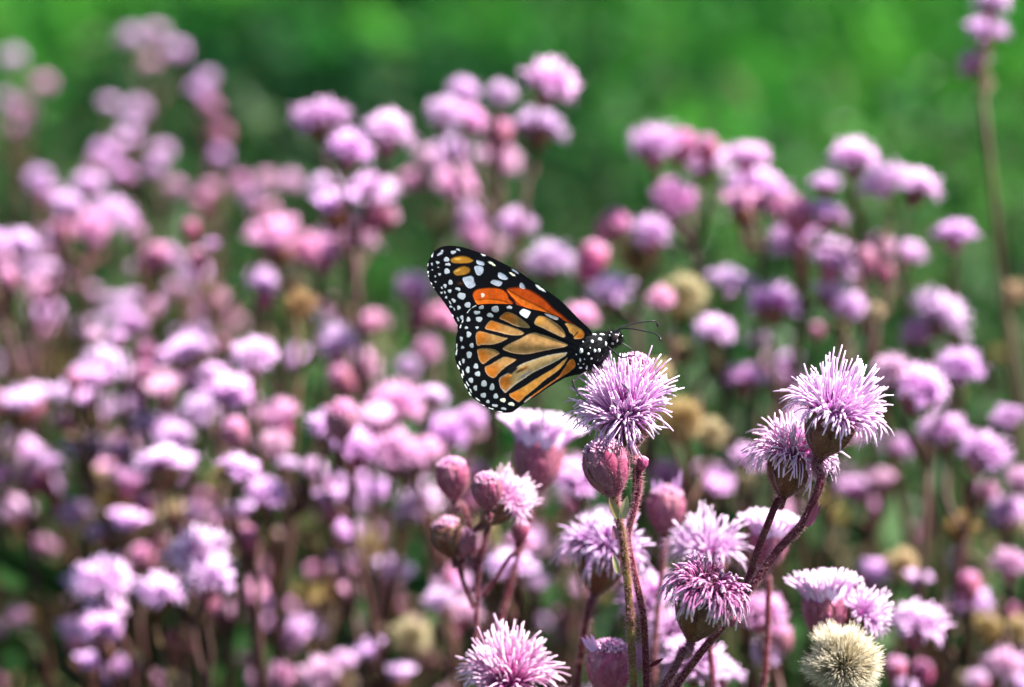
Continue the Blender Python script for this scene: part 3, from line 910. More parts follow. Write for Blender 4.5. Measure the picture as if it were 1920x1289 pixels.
 ('golden seed head near the bottom, left of the sharp bottom flower', 1.46, [(770,1195,76,'s',10,0)]),
 ('pink heads along the bottom edge, left of centre', 1.4, [(600,1272,84,'p'),(530,1268,56,'p'),(640,1240,48,'o'),(695,1225,48,'m'),(745,1268,50,'m')]),
 ('soft pale heads behind the red bud cluster', 1.36, [(822,1130,66,'o'),(868,1152,66,'p'),(840,1085,50,'p')]),
 ('soft lilac head left of the sharp pink bud', 1.25, [(1088,900,104,'o',0,25)], (1085,1050)),
 ('soft pale pink head right of the red bud cluster', 1.26, [(955,1060,100,'o',5,25),(975,1020,60,'p')], (960,1200)),
 ('purple-lilac heads behind the two crossing stems', 1.2, [(1215,1125,120,'o'),(1260,1180,100,'o')], (1230,1330)),
 ('pale pink heads along the bottom behind the dark stems', 1.16, [(1300,1245,120,'o',0,25),(1345,1262,100,'o')], (1320,1400)),
 ('soft pink head with a bud behind the forked stems', 1.24, [(1428,1152,100,'p',0,20),(1462,1185,54,'b'),(1440,1225,60,'o')], (1440,1330)),
 ('tan seed heads in the dark gap right of the butterfly flower', 1.36, [(1275,790,92,'s'),(1332,815,62,'s'),(1232,700,50,'s')], (1290,950)),
 ('purple head low between the butterfly flower and the right-hand flower', 1.4, [(1402,862,66,'o'),(1395,905,40,'s')], (1400,980)),
]
for p in PLANTS:
    lab, d, hd = p[:3]
    far_plant(lab, d, hd, p[3] if len(p) > 3 else None, p[4] if len(p) > 4 else 'stem_far', base_dx=p[5] if len(p) > 5 else None)

# the rest of the field: plants too deep or too hidden to tell apart
TOPX = [-250, 0, 150, 480, 560, 760, 800, 1050, 1090, 1200, 1250, 1800, 1850, 1930, 2200]
TOPY = [330, 330, 370, 380, 470, 440, 480, 480, 640, 640, 600, 560, 680, 760, 760]
KW = {'o': 'lilac head', 'p': 'dusty pink head', 'm': 'lilac brush head', 'q': 'pink brush head', 'b': 'bud', 's': 'seed head', 'w': 'brown head'}
NUM = {1: 'one', 2: 'two', 3: 'three', 4: 'four', 5: 'five'}
PLACES = [(90, 470, 'under the left ring-shaped cluster'), (90, 700, 'at the left edge half way down'), (80, 950, 'low at the left edge'), (120, 1220, 'in the bottom left corner'),
 (380, 470, 'right of the ring-shaped cluster'), (400, 620, 'above the lone lilac dome'), (380, 920, 'among the lower left domes'), (450, 1200, 'near the bottom, right of the left domes'),
 (640, 520, 'left of the butterfly'), (620, 740, 'around the withered brown stalk'), (640, 980, 'in the lower left middle'), (680, 1230, 'at the bottom, left of centre'),
 (900, 500, 'behind the butterfly'), (860, 760, 'below the butterfly'), (980, 980, 'behind the red bud cluster'), (1000, 1230, 'at the bottom centre'),
 (1200, 720, 'behind the butterfly flower'), (1280, 900, 'between the two sharp flowers'), (1280, 1200, 'behind the crossing stems'),
 (1420, 700, 'left of the sharp right-hand flower'), (1560, 650, 'above the sharp right-hand flower'), (1750, 640, 'under the right-hand cluster'), (1780, 880, 'low at the right'),
 (1880, 760, 'at the right edge'), (1650, 1020, 'right of the forked stems'), (1850, 1200, 'in the bottom right corner'), (1500, 1230, 'left of the cream seed ball')]


def fill_label(px, py, hd):
    cnt = {}
    for h in hd:
        cnt[h[3]] = cnt.get(h[3], 0) + 1
    top = sorted(cnt.items(), key=lambda e: -e[1])[:2]
    what = ' and '.join('%s %s%s' % (NUM[c], KW[k], 's' if c > 1 else '') for k, c in top)
    place = min(PLACES, key=lambda e: (e[0] - px) ** 2 + (e[1] - py) ** 2)[2]
    lab = 'hazy stalk, %s, %s' % (what, place)
    if len(lab.split()) > 16:
        lab = 'hazy stalk, %s, %s' % (what.split(' and ')[0], place)
    return lab, 'hazy flower stalks ' + place


made = 0
used_labels = set()
while made < 150:
    px = random.uniform(-160, 2060); py = random.uniform(380, 1330); d = random.uniform(1.45, 2.25)
    if 540 < px < 1060 and 430 < py < 720 and random.random() < 0.8:
        continue
    if px > 1150 and random.random() < 0.5:
        continue
    if py < np.interp(px, TOPX, TOPY) + 25:
        continue
    zz = W(px, py, d).z
    if not 0.24 < zz < 0.50:
        continue
    hd = []
    for k in range(random.choice([2, 3, 3, 4, 4, 5])):
        kind = random.choices('opmqbsw', [20, 16, 8, 14, 24, 10, 12])[0]
        hd.append((px + random.gauss(0, 42), py + abs(random.gauss(0, 48)), random.uniform(22, 40) * 1.75 / d if kind in 'bsw' else random.uniform(28, 58) * 1.6 / d, kind))
    lab, grp = fill_label(px, py, hd)
    if lab in used_labels:
        continue
    used_labels.add(lab)
    far_plant(lab, d, hd, None, random.choice(['stem_far', 'stem_far', 'stem_tan']), grp)
    made += 1


# ------------------------------------------------------------------ plants in or near the focus plane
HI = {
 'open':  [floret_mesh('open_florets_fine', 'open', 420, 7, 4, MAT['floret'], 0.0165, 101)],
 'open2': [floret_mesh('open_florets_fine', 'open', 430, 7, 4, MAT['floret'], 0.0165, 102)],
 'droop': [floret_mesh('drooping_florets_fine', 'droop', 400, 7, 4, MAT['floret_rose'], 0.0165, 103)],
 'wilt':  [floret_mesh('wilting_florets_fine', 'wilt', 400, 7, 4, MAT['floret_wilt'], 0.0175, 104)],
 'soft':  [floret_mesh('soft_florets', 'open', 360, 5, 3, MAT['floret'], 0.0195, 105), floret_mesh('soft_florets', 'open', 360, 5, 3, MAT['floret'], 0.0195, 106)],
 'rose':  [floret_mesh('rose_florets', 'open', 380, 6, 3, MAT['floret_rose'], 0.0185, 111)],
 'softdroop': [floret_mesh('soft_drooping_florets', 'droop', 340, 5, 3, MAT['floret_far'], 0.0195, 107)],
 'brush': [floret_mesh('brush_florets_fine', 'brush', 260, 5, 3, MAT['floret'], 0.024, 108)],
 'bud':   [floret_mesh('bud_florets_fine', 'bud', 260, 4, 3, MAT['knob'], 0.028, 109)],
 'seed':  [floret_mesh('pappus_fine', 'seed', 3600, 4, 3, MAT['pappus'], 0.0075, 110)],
}
CUPN = cup_mesh('involucre_near', MAT['cup'], 24)
CUPB = cup_mesh('bud_involucre_near', MAT['bud'], 24, 1.0, 0.05, BUDP)
CUPP = cup_mesh('pink_involucre_near', MAT['bud'], 24, 1.0, 0.05)
BR_IN = bract_mesh('inner_bract', MAT['cup'], -0.86, 0.02, 0.155, 0.012)
BR_OUT = bract_mesh('outer_bract', MAT['cup'], -0.95, -0.30, 0.14, 0.040)
BB_IN = bract_mesh('bud_inner_bract', MAT['bud'], -0.86, 0.15, 0.165, 0.012, 0.0, 5, 10, BUDP)
BB_OUT = bract_mesh('bud_outer_bract', MAT['bud'], -0.95, -0.12, 0.15, 0.040, 0.0, 5, 10, BUDP)
BP_IN = bract_mesh('pink_inner_bract', MAT['bud'], -0.86, 0.02, 0.155, 0.012)
BP_OUT = bract_mesh('pink_outer_bract', MAT['bud'], -0.95, -0.30, 0.14, 0.040)
CUPH = cup_hairs('cup_hairs', 800, 0.05, 0.0032)


def near_head(root, name, px, py, Rpx, a, t, style, d, cup='cup', bracts=True, spin=None, label=None):
    R = Rpx * d * PXM
    c = W(px, py, d); ax = axis_dir(a, t)
    e = bpy.data.objects.new(name, None); COL.objects.link(e); e.empty_display_size = 0.005
    e.parent = root
    e.matrix_basis = Matrix.Translation(-root.location) @ frame(c, ax, R, spin)
    if label: e['label'] = label
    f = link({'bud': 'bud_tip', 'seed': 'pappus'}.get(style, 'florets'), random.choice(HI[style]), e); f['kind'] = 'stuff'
    if cup == 'bud' and style != 'bud': cup = 'pink'
    link('involucre', {'bud': CUPB, 'pink': CUPP, 'cup': CUPN}[cup], e)
    bi, bo = {'bud': (BB_IN, BB_OUT), 'pink': (BP_IN, BP_OUT), 'cup': (BR_IN, BR_OUT)}[cup]
    if bracts:
        for k in range(8):
            link('bract', bi, e, Matrix.Rotation(k * math.pi / 4 + 0.1, 4, 'Z'))
        for k in range(6):
            link('bract', bo, e, Matrix.Rotation(k * math.pi / 3 + 0.4, 4, 'Z'))
        h = link('hairs', CUPH, e); h['kind'] = 'stuff'
    return c - ax * (0.95 * R), ax


def near_plant(label, base_px, base_d):
    b = W(*base_px, base_d); b.z = -0.01
    root = empty('pompom_flower', b)
    tag(root, label, 'flower', 'pink pompom flowers in or near focus')
    return root


def near_stem(root, pts, r0, r1, mat='stem', hairs=True, name='stem', to_ground=True, sides=10, flare=True):
    """pts from the head downwards as Vectors or (px, py, d); r in photo pixels"""
    P = [p if isinstance(p, Vector) else W(*p) for p in pts]
    if to_ground:
        last = P[-1]
        for u_ in (0.03, 0.10, 0.28, 0.6, 1.0):
            P.append(last.lerp(root.location, u_))
    P = [p - root.location for p in P]
    bul = (lambda u: 1 + 0.5 * np.exp(-(u / 0.035) ** 2)) if flare else None
    v, q, t, fr = tube(P, r0 * 0.82 * PXM, r1 * 0.82 * PXM, sides, 9, bul)
    G = Geo(); G.add(v, q, t)
    o = link(name, G.mesh(name, MAT[mat]), root)
    if hairs:
        H = Geo(); H.add(*stem_hairs(fr, 13000 if hairs is True else hairs, 0.00055, 0.00004))
        h = link('stem_hairs', H.mesh('stem_hairs', MAT['hair']), o); h['kind'] = 'stuff'
    return o


def leaflet(root, p, dirv, length, width, mat='bractlet', name='bractlet', bend=0.2):
    """small pointed scale leaf"""
    dv = dirv.normalized()
    side = dv.cross(FWD).normalized()
    nn = side.cross(dv)
    vs = []
    n_ = 8
    for s in (1, -1):
        for i in range(n_):
            t = i / (n_ - 1)
            w = width * (math.sin(math.pi * min(1, 0.18 + 0.82 * t)) ** 0.8) + 0.00003
            c = p + dv * length * t + nn * length * bend * (t * t) * 0.5
            for u in (-1, 0, 1):
                vs.append(list(c + side * w * u + nn * (width * 0.35 * (1 - u * u) * (1 if s > 0 else 0.55)) - root.location))
    q = []
    for s in range(2):
        for i in range(n_ - 1):
            for j in range(2):
                a = s * n_ * 3 + i * 3 + j
                q.append([a, a + 1, a + 4, a + 3] if s == 0 else [a + 3, a + 4, a + 1, a])
    G = Geo(); G.add(np.array(vs), q)
    return link(name, G.mesh(name, MAT[mat]), root)


# --- the butterfly's flower: open head, pink bud, two crossing stems
r1 = near_plant('sharp lilac pompom flower carrying the butterfly, with a pink bud on crossing stems', (1205, 1560), 1.02)
f, ax = near_head(r1, 'flower_head', 1168, 762, 104, -14, 42, 'open', 1.006, spin=0.7)
near_stem(r1, [f, f - ax * 0.004, (1197, 872, 1.012), (1197, 915, 1.010), (1186, 966, 1.008), (1177, 1008, 1.008), (1186, 1062, 1.008), (1200, 1123, 1.008), (1208, 1175, 1.008), (1212, 1300, 1.01)], 6.5, 9)
f, ax = near_head(r1, 'bud', 1130, 846, 92, -14, 6, 'bud', 0.992, 'bud', spin=0.2)
near_stem(r1, [f, f - ax * 0.003, (1157, 958, 0.993), (1164, 990, 0.995), (1171, 1038, 0.996), (1179, 1123, 0.998), (1184, 1208, 1.0), (1188, 1300, 1.0)], 9, 9, 'stem_olive')
f, ax = near_head(r1, 'bud', 1192, 682, 74, 6, 15, 'bud', 1.022, 'bud', spin=0.5)
near_stem(r1, [f, (1190, 790, 1.024), (1192, 850, 1.02), (1190, 940, 1.014)], 5, 6, to_ground=False, name='side_branch')
near_head(r1, 'side_bud', 1206, 862, 24, 12, 0, 'bud', 1.008, 'bud', bracts=False)
leaflet(r1, W(1160, 972, 0.988), axis_dir(-24, 10), 0.0056, 0.0010)
leaflet(r1, W(1166, 972, 0.988), axis_dir(14, 10), 0.0056, 0.0010)
leaflet(r1, W(1160, 1075, 0.99), axis_dir(-16, 5), 0.0048, 0.0007)
leaflet(r1, W(1156, 1012, 0.99), axis_dir(-14, 5), 0.0036, 0.0008, 'bud')
leaflet(r1, W(1218, 1250, 1.0), axis_dir(60, 5), 0.0040, 0.0005, 'stem')

# --- the forked plant on the right: open head, drooping head, wilting head
r2 = near_plant('sharp forked flower at right with two lilac heads and a wilting head lower down', (1200, 1560), 1.03)
f, ax = near_head(r2, 'flower_head', 1567, 768, 101, 17, 16, 'open2', 0.996, spin=1.1)
near_stem(r2, [f, f - ax * 0.003, (1539, 900, 0.997), (1507, 977, 0.998), (1461, 1029, 1.0), (1426, 1078, 1.0), (1400, 1112, 1.0), (1353, 1176, 1.004), (1302, 1240, 1.01), (1262, 1305, 1.015)], 9.5, 8)
f, ax = near_head(r2, 'flower_head', 1490, 842, 98, 12, 14, 'droop', 1.022, spin=0.3)
near_stem(r2, [f, f - ax * 0.003, (1458, 940, 1.018), (1439, 985, 1.014), (1419, 1036, 1.008), (1405, 1081, 1.003), (1394, 1118, 1.001)], 9, 8, to_ground=False, name='branch')
f, ax = near_head(r2, 'wilting_head', 1324, 1112, 100, 16, 12, 'wilt', 0.985, spin=0.9, label='wilting head with drooping purple threads')
near_stem(r2, [f, f - ax * 0.004, (1282, 1222, 0.987), (1266, 1252, 0.99), (1240, 1305, 0.995)], 9.5, 8.5, name='branch', flare=False)
near_head(r2, 'side_bud', 1380, 1158, 30, 60, 10, 'bud', 0.998, 'bud', bracts=False)
leaflet(r2, W(1514, 988, 0.997), axis_dir(20, 10), 0.0068, 0.0007, 'bud', bend=-0.25)
leaflet(r2, W(1519, 985, 0.999), axis_dir(26, 0), 0.0058, 0.0006, 'bud', bend=-0.25)

# --- slightly soft neighbours
def soft(label, heads, stem_pts, base_px, d, r=(7, 8), mat='stem', hairs=9000):
    root = near_plant(label, base_px, d)
    for i, (nm, px, py, R, a, t, st, cp, sp) in enumerate(heads):
        f, ax = near_head(root, nm, px, py, R, a, t, st, d if not isinstance(sp, dict) else sp.get('d', d), cp)
        pts = sp['pts'] if isinstance(sp, dict) else sp
        near_stem(root, [f, f - ax * 0.003] + [(x, y, d) for x, y in pts], r[0], r[0], mat, hairs, 'stem' if i == 0 else 'branch', i == 0, 8)
    return root


soft('funnel-shaped lilac flower under the butterfly hindwing', [('flower_head', 1012, 832, 98, 8, -4, 'brush', 'bud', [(1003, 925), (985, 1000), (960, 1080), (930, 1200), (915, 1320)])], None, (915, 1560), 1.15, (7, 8))
soft('cluster of small red buds on branching stems below the hindwing', [
    ('bud', 846, 875, 66, -6, 8, 'bud', 'bud', [(868, 950), (885, 1010), (893, 1080), (893, 1180), (895, 1310)]),
    ('bud', 912, 902, 60, -4, 20, 'bud', 'bud', {'d': 1.06, 'pts': [(915, 975), (905, 1030), (896, 1080)]}),
    ('flower_head', 946, 938, 62, 44, 0, 'rose', 'cup', {'d': 1.085, 'pts': [(918, 985), (902, 1035), (896, 1090)]}),
    ('bud', 836, 985, 64, -12, 0, 'bud', 'cup', [(856, 1050), (868, 1090), (888, 1140)]),
    ('bud', 873, 1002, 46, 8, 0, 'bud', 'bud', [(866, 1060), (868, 1090), (888, 1140)]),
    ('bud', 978, 985, 34, 12, 0, 'bud', 'bud', [(955, 1045), (930, 1085), (902, 1120)])], None, (895, 1560), 1.10, (5.5, 7))
soft('pink pompom head at the bottom edge, below the bud cluster', [('flower_head', 955, 1262, 92, -3, 30, 'rose', 'cup', [(960, 1360), (962, 1420)])], None, (960, 1560), 1.055)
soft('soft drooping pink head behind the crossing stems', [('flower_head', 1138, 1022, 96, 14, 4, 'softdroop', 'cup', [(1108, 1130), (1095, 1190), (1080, 1310)])], None, (1070, 1560), 1.10, (9, 9))
soft('pale pink head directly behind the wilting head', [('flower_head', 1328, 1030, 76, 0, 10, 'soft', 'cup', [(1325, 1120), (1330, 1210), (1340, 1320)])], None, (1340, 1560), 1.09)
soft('small lilac brush head behind the forked stems', [('flower_head', 1442, 1000, 72, 6, 2, 'brush', 'bud', [(1440, 1090), (1438, 1200), (1430, 1320)])], None, (1430, 1560), 1.10)
soft('lilac fan-shaped head on a red cup above the cream seed ball', [
    ('flower_head', 1545, 1120, 86, -2, -4, 'brush', 'bud', [(1548, 1220), (1555, 1320)]),
    ('flower_head', 1618, 1152, 58, 40, 8, 'soft', 'cup', [(1580, 1220), (1565, 1300)])], None, (1560, 1560), 1.07)
soft('round cream seed ball at the bottom right of centre', [('seed_head', 1582, 1242, 77, 4, 25, 'seed', 'cup', [(1578, 1340), (1576, 1420)])], None, (1575, 1560), 1.035)
rc = soft('rosy cup-shaped bud right of the crossing stems', [('bud', 1250, 930, 74, 4, 4, 'bud', 'bud', [(1245, 1020), (1240, 1080), (1228, 1200), (1225, 1320)])], None, (1225, 1560), 1.13)
for x_, y_, a_, l_ in ((1230, 925, -12, 0.004), (1240, 922, -4, 0.0035), (1262, 922, 6, 0.004), (1271, 925, 8, 0.007)):
    leaflet(rc, W(x_, y_, 1.128), axis_dir(a_, 5), l_, 0.0005, 'floret', 'petal', 0.1)
rb = soft('pink bud with one white curled petal at the bottom edge', [('bud', 1146, 1222, 92, 4, 4, 'bud', 'bud', [(1146, 1330), (1148, 1400)])], None, (1150, 1560), 1.045)
for k in range(3):
    leaflet(rb, W(1112 + k * 4, 1222, 1.04), axis_dir(-38 + 9 * k, 10), 0.0052, 0.0006, 'floret', 'petal', -0.3)


# ------------------------------------------------------------------ butterfly
TILES = {'A': (795, 455, 8.056), 'B': (845, 560, 9.207), 'C': (845, 640, 9.207), 'D': (950, 500, 8.056), 'E': (940, 620, 8.056), 'F': (1060, 590, 8.595)}


def TP(tile, pts):
    x0, y0, s = TILES[tile]
    return np.array([(x0 + x / s, y0 + y / s) for x, y in pts])


HIND = np.array([(1098,640),(1098,627),(1090,615.5),(1074,607),(1059,602),(1047,594),(1019.5,585),(993,579),(966,571.5),(940,570),(915,570),(894,572),(882,579),(873,590),
 (866,604),(859,621),(856,628),(854.5,642),(853,657),(853,669),(854.5,678),(858,688),(864,701),(870,720),(876,732),(882,742),(893,751),(910,763),(932,771.5),(948,774.5),(959,773.5),
 (967.7,768.5),(977,761),(1002,745),(1027,728),(1052,713),(1070,702),(1080,693),(1084,684),(1090,670),(1098,655)])
FORE = np.array([(1109,622),(1085,598),(1055.5,568),(1029,547.5),(1003,530.5),(975,511),(955,500),(931.5,488),(907,476.8),(882,468),(863,463),(844.6,461),(828.5,463),(816,470),
 (808.6,480),(802.5,493.5),(801,507),(803.5,521),(808.6,533),(814,542),(820,550.6),(831,565.5),(842,581.6),(849.6,595),(857,611.4),(859.5,622),(872,632),(920,635),(1000,640),(1090,645),(1106,636)])


def smooth_poly(P, per=4):
    n_ = len(P); out = []
    for i in range(n_):
        p0, p1, p2, p3 = P[i - 1], P[i], P[(i + 1) % n_], P[(i + 2) % n_]
        for j in range(per):
            t = j / per
            out.append(0.5 * ((2 * p1) + (p2 - p0) * t + (2 * p0 - 5 * p1 + 4 * p2 - p3) * t * t + (3 * p1 - p0 - 3 * p2 + p3) * t ** 3))
    return np.array(out)


def sdf(P, poly):
    """signed distance (negative inside) and nearest boundary point"""
    best = np.full(len(P), 1e9); near = np.zeros_like(P); inside = np.zeros(len(P), bool)
    for i in range(len(poly)):
        a, b = poly[i - 1], poly[i]
        ab = b - a
        t = np.clip(((P - a) @ ab) / (ab @ ab + 1e-12), 0, 1)
        c = a + t[:, None] * ab
        d = np.linalg.norm(P - c, axis=1)
        m_ = d < best; best[m_] = d[m_]; near[m_] = c[m_]
        cr = ((a[1] > P[:, 1]) != (b[1] > P[:, 1]))
        xs = a[0] + (P[:, 1] - a[1]) * (b[0] - a[0]) / (b[1] - a[1] + 1e-12)
        inside ^= cr & (P[:, 0] < xs)
    return np.where(inside, -best, best), near


def sstep(e0, e1, x):
    t = np.clip((x - e0) / (e1 - e0), 0, 1)
    return t * t * (3 - 2 * t)


class Paint:
    """pigment and painted-in highlights of a wing: colour per vertex from traced cells and spots"""
    def __init__(self, P):
        self.P = P
        nz = vnoise(P[:, 0], P[:, 1], 0.35, 1) * 0.5 + vnoise(P[:, 0], P[:, 1], 0.9, 2) * 0.5
        self.nz = nz
        self.c = np.array([0.0032, 0.0028, 0.0034])[None] * (0.6 + 0.9 * nz[:, None])
        self.h = np.zeros(len(P))

    def cell(self, poly, col, rim=None, soft=0.9, rimw=3.6, outer=None, inset=0.35):
        poly = smooth_poly(np.asarray(poly, float), 4)
        lo, hi = poly.min(0) - 4, poly.max(0) + 4
        k = np.where(((self.P > lo) & (self.P < hi)).all(1))[0]
        d, _ = sdf(self.P[k], poly)
        d = d + (self.nz[k] - 0.5) * 1.3 + inset
        m_ = 1 - sstep(-soft, soft * 0.6, d)
        col = np.array(col)
        cc = np.repeat(col[None], len(k), 0)
        if outer is not None:           # more orange towards the wing margin
            (ox, oy), rad, oc = outer
            w = 1 - sstep(rad * 0.25, rad, np.linalg.norm(self.P[k] - np.array([ox, oy]), axis=1))
            cc = cc * (1 - w[:, None]) + np.array(oc)[None] * w[:, None]
        if rim is not None:
            w = (1 - sstep(0.3, rimw, -d)) * 0.5
            cc = cc * (1 - w[:, None]) + np.array(rim)[None] * w[:, None]
        big = vnoise(self.P[k][:, 0], self.P[k][:, 1], 0.16, 5)
        cc = cc * (0.80 + 0.40 * big[:, None]) * (0.84 + 0.32 * self.nz[k][:, None]) * (0.86 + 0.28 * RNG.random((len(k), 1)))
        self.c[k] = self.c[k] * (1 - m_[:, None]) + cc * m_[:, None]
        self.h[k] -= m_ * 1.0

    def spot(self, x, y, a, b, rot=0, col=(0.41, 0.44, 0.46), soft=0.35):
        k = np.where((np.abs(self.P[:, 0] - x) < a + b + 2) & (np.abs(self.P[:, 1] - y) < a + b + 2))[0]
        q = self.P[k] - np.array([x, y])
        r = R_(rot); u = q[:, 0] * math.cos(r) + q[:, 1] * math.sin(r); v = -q[:, 0] * math.sin(r) + q[:, 1] * math.cos(r)
        a, b = a * 0.88, b * 0.88
        e = (np.abs(u / a) ** 2.4 + np.abs(v / b) ** 2.4) ** (1 / 2.4)
        d = (e - 1) * min(a, b) + (self.nz[k] - 0.5) * 1.2 + 0.35 * np.sin(np.arctan2(v, u) * 3 + x * 1.7)
        m_ = 1 - sstep(-soft, soft, d)
        self.c[k] = self.c[k] * (1 - m_[:, None]) + np.array(col)[None] * (0.9 + 0.2 * self.nz[k][:, None]) * m_[:, None]
        self.h[k] += m_ * 0.6

    def line(self, a, b, w, col=(0.008, 0.007, 0.008)):
        a, b = np.array(a), np.array(b); ab = b - a
        t = np.clip(((self.P - a) @ ab) / (ab @ ab), 0, 1)
        d = np.linalg.norm(self.P - a - t[:, None] * ab, axis=1)
        m_ = 1 - sstep(w * 0.5, w * 1.3, d)
        self.c = self.c * (1 - m_[:, None]) + np.array(col)[None] * m_[:, None]


def tspots(pt, tile, L, col=(0.41, 0.44, 0.46)):
    x0, y0, s = TILES[tile]
    for e in L:
        x, y, a, b = e[:4]; rot = e[4] if len(e) > 4 else 0
        c = e[5] if len(e) > 5 else col
        pt.spot(x0 + x / s, y0 + y / s, max(a / s, 0.6), max(b / s, 0.6), rot, c)


def wing_mesh(name, outline, paint_fn, depth_fn, step=0.8, relief=0.00004):
    poly = smooth_poly(outline, 5)
    lo, hi = poly.min(0) - step * 2, poly.max(0) + step * 2
    xs = np.arange(lo[0], hi[0], step); ys = np.arange(lo[1], hi[1], step)
    X, Y = np.meshgrid(xs, ys)
    P = np.stack([X, Y], -1).reshape(-1, 2)
    d, near = sdf(P, poly)
    keep = d < step * 0.75
    nxx = len(xs)
    i, j = np.meshgrid(np.arange(len(ys) - 1), np.arange(nxx - 1), indexing='ij')
    b = (i * nxx + j).ravel()
    q = np.stack([b, b + nxx, b + nxx + 1, b + 1], -1)
    q = q[keep[q].all(1)]
    used = np.unique(q)
    remap = np.full(len(P), -1); remap[used] = np.arange(len(used))
    q = remap[q]
    P, d, near = P[used], d[used], near[used]
    edge = d > -step * 0.3
    P = P.copy(); P[edge] = near[edge]
    pt = Paint(P)
    paint_fn(pt)
    dep = depth_fn(P) + pt.h * relief * -1.0
    V = np.array([list(W(p[0], p[1], 1 + z / F)) for p, z in zip(P, dep)])
    return V, q, pt.c


OR = (0.44, 0.130, 0.013)
TAN = (0.40, 0.205, 0.066)
RIM = (0.36, 0.28, 0.18)
DEEP = (0.56, 0.085, 0.005)


def paint_hind(p):
    def c(tile, pts, col=TAN, outer=None, **k):
        p.cell(TP(tile, pts), col, RIM, outer=outer, **k)
    mx = np.array
    p.cell([(936,597),(945,587),(953.6,585),(964.5,589),(975,595.6),(986,604),(994,613),(991,616),(978.5,614.5),(964.5,611),(948,603)], TAN, RIM, outer=((944,592), 38, OR))
    c('B', [(590,520),(620,450),(700,375),(800,400),(950,450),(1100,500),(1200,540),(1270,590),(1230,630),(1100,640),(950,620),(800,580),(650,545)], outer=((915,605), 40, OR))
    c('B', [(440,600),(500,560),(600,580),(750,620),(900,660),(990,685),(900,740),(800,780),(700,800),(550,800),(460,815),(430,700)], outer=((893,635), 34, OR))
    c('B', [(460,880),(550,855),(700,865),(790,890),(850,945),(800,985),(700,1040),(620,1100),(560,1135),(500,1080),(465,970)], outer=((900,670), 26, OR))
    c('C', [(590,450),(700,390),(850,300),(930,262),(1050,285),(1140,312),(1130,330),(1050,390),(950,450),(850,540),(780,620),(720,640),(620,570)], outer=((915,702), 36, OR))
    p.cell([(997,624),(1016,627),(1037,634),(1055.5,641.5),(1065,646),(1059,651),(1039,655),(1019.5,658.5),(993,664),(977,664.7),(958.6,662),(942,654.8),(952,646),(971,637)], (0.40,0.215,0.075), RIM)
    c('D', [(440,790),(500,740),(600,760),(700,820),(800,890),(880,990),(885,1060),(830,1070),(700,1010),(560,940),(420,870)], outer=((1005,597), 25, (0.46,0.22,0.04)))
    c('D', [(880,860),(950,850),(1060,900),(1150,960),(1180,1030),(1140,1090),(1040,1100),(1010,1080),(1000,1030),(950,1000),(920,930)], (0.50,0.24,0.05), rimw=2.0, outer=((1092,634), 22, (0.55,0.16,0.012)))
    p.line(TP('D', [(1000,1075)])[0], TP('D', [(1075,993)])[0], 1.1)
    p.cell([(936,709.5),(951.4,699.5),(965,690.5),(977,683),(996,675.5),(1020.7,667.5),(1045,662.5),(1063,660.5),(1059,668.5),(1039,680),(1019,690),(999,700),(981,712),(965,723),(952.4,734),(947,737),(941,731),(937,724.7)], (0.44,0.29,0.12), (0.42,0.44,0.44), outer=((942,716), 26, OR), rimw=4.0)
    p.spot(960, 694, 12, 6.5, -30, (0.008, 0.007, 0.009), soft=2.0)
    p.spot(977, 694, 13, 2.6, -28, (0.05, 0.022, 0.010), soft=1.8)
    p.spot(984, 690, 9, 2.2, -25, (0.30, 0.10, 0.02), soft=1.5)
    p.spot(983, 704, 15, 1.7, -33, (0.16, 0.20, 0.26), soft=1.2)
    p.spot(955.5, 705.5, 3.6, 2.8, -20, (0.80, 0.24, 0.02))
    p.spot(942, 726, 1.9, 1.6, 0, (0.80, 0.24, 0.02))
    p.cell(TP('E', [(120,960),(200,920),(330,850),(500,740),(650,650),(800,560),(900,480),(1000,405),(980,460),(900,570),(800,650),(650,760),(500,890),(350,1010),(270,1085),(200,1050),(140,1010)]), (0.54,0.235,0.04), RIM, rimw=2.2, outer=((962,746), 30, (0.54,0.17,0.015)))
    p.cell(TP('E', [(1040,440),(1090,430),(1122,500),(1110,560),(1000,650),(850,740),(700,840),(550,950),(400,1060),(362,1080),(380,1040),(500,950),(700,810),(850,700),(930,600),(1000,490)]), (0.60,0.15,0.012), (0.55,0.30,0.12), rimw=1.6)
    p.spot(991, 748.5, 9, 1.6, -38, (0.42, 0.36, 0.28))
    tspots(p, 'B', [(530,155,50,35,-20),(450,245,60,33),(305,365,35,45),(770,185,72,60),(680,290,58,38,15),(490,360,62,48),(270,505,30,25),(455,505,28,22),(312,620,42,58),(182,695,27,48),
        (205,845,30,28),(362,812,38,45),(318,972,50,62),(218,1075,25,45),(435,1170,42,48),(1015,155,52,28)])
    tspots(p, 'C', [(293,495,35,60),(465,565,52,48),(350,675,43,50,-25),(425,810,36,52,-10),(575,735,52,62),(715,795,42,65,15),(565,935,52,45),(778,950,42,48),(640,1045,32,30),
        (905,1020,52,38,5,(0.68,0.70,0.52)),(1050,1085,60,35,10,(0.70,0.71,0.56)),(770,1115,55,24,10),(915,1165,48,20,10)])
    p.cell(TP('D', [(190,700),(250,640),(350,668),(362,700),(312,780),(265,770)]), (0.68,0.72,0.76), None, 0.5)
    p.cell(TP('D', [(575,705),(680,735),(780,775),(760,812),(680,785),(595,740)]), (0.78,0.74,0.72), None, 0.5)
    W_ = (0.88, 0.88, 0.86)
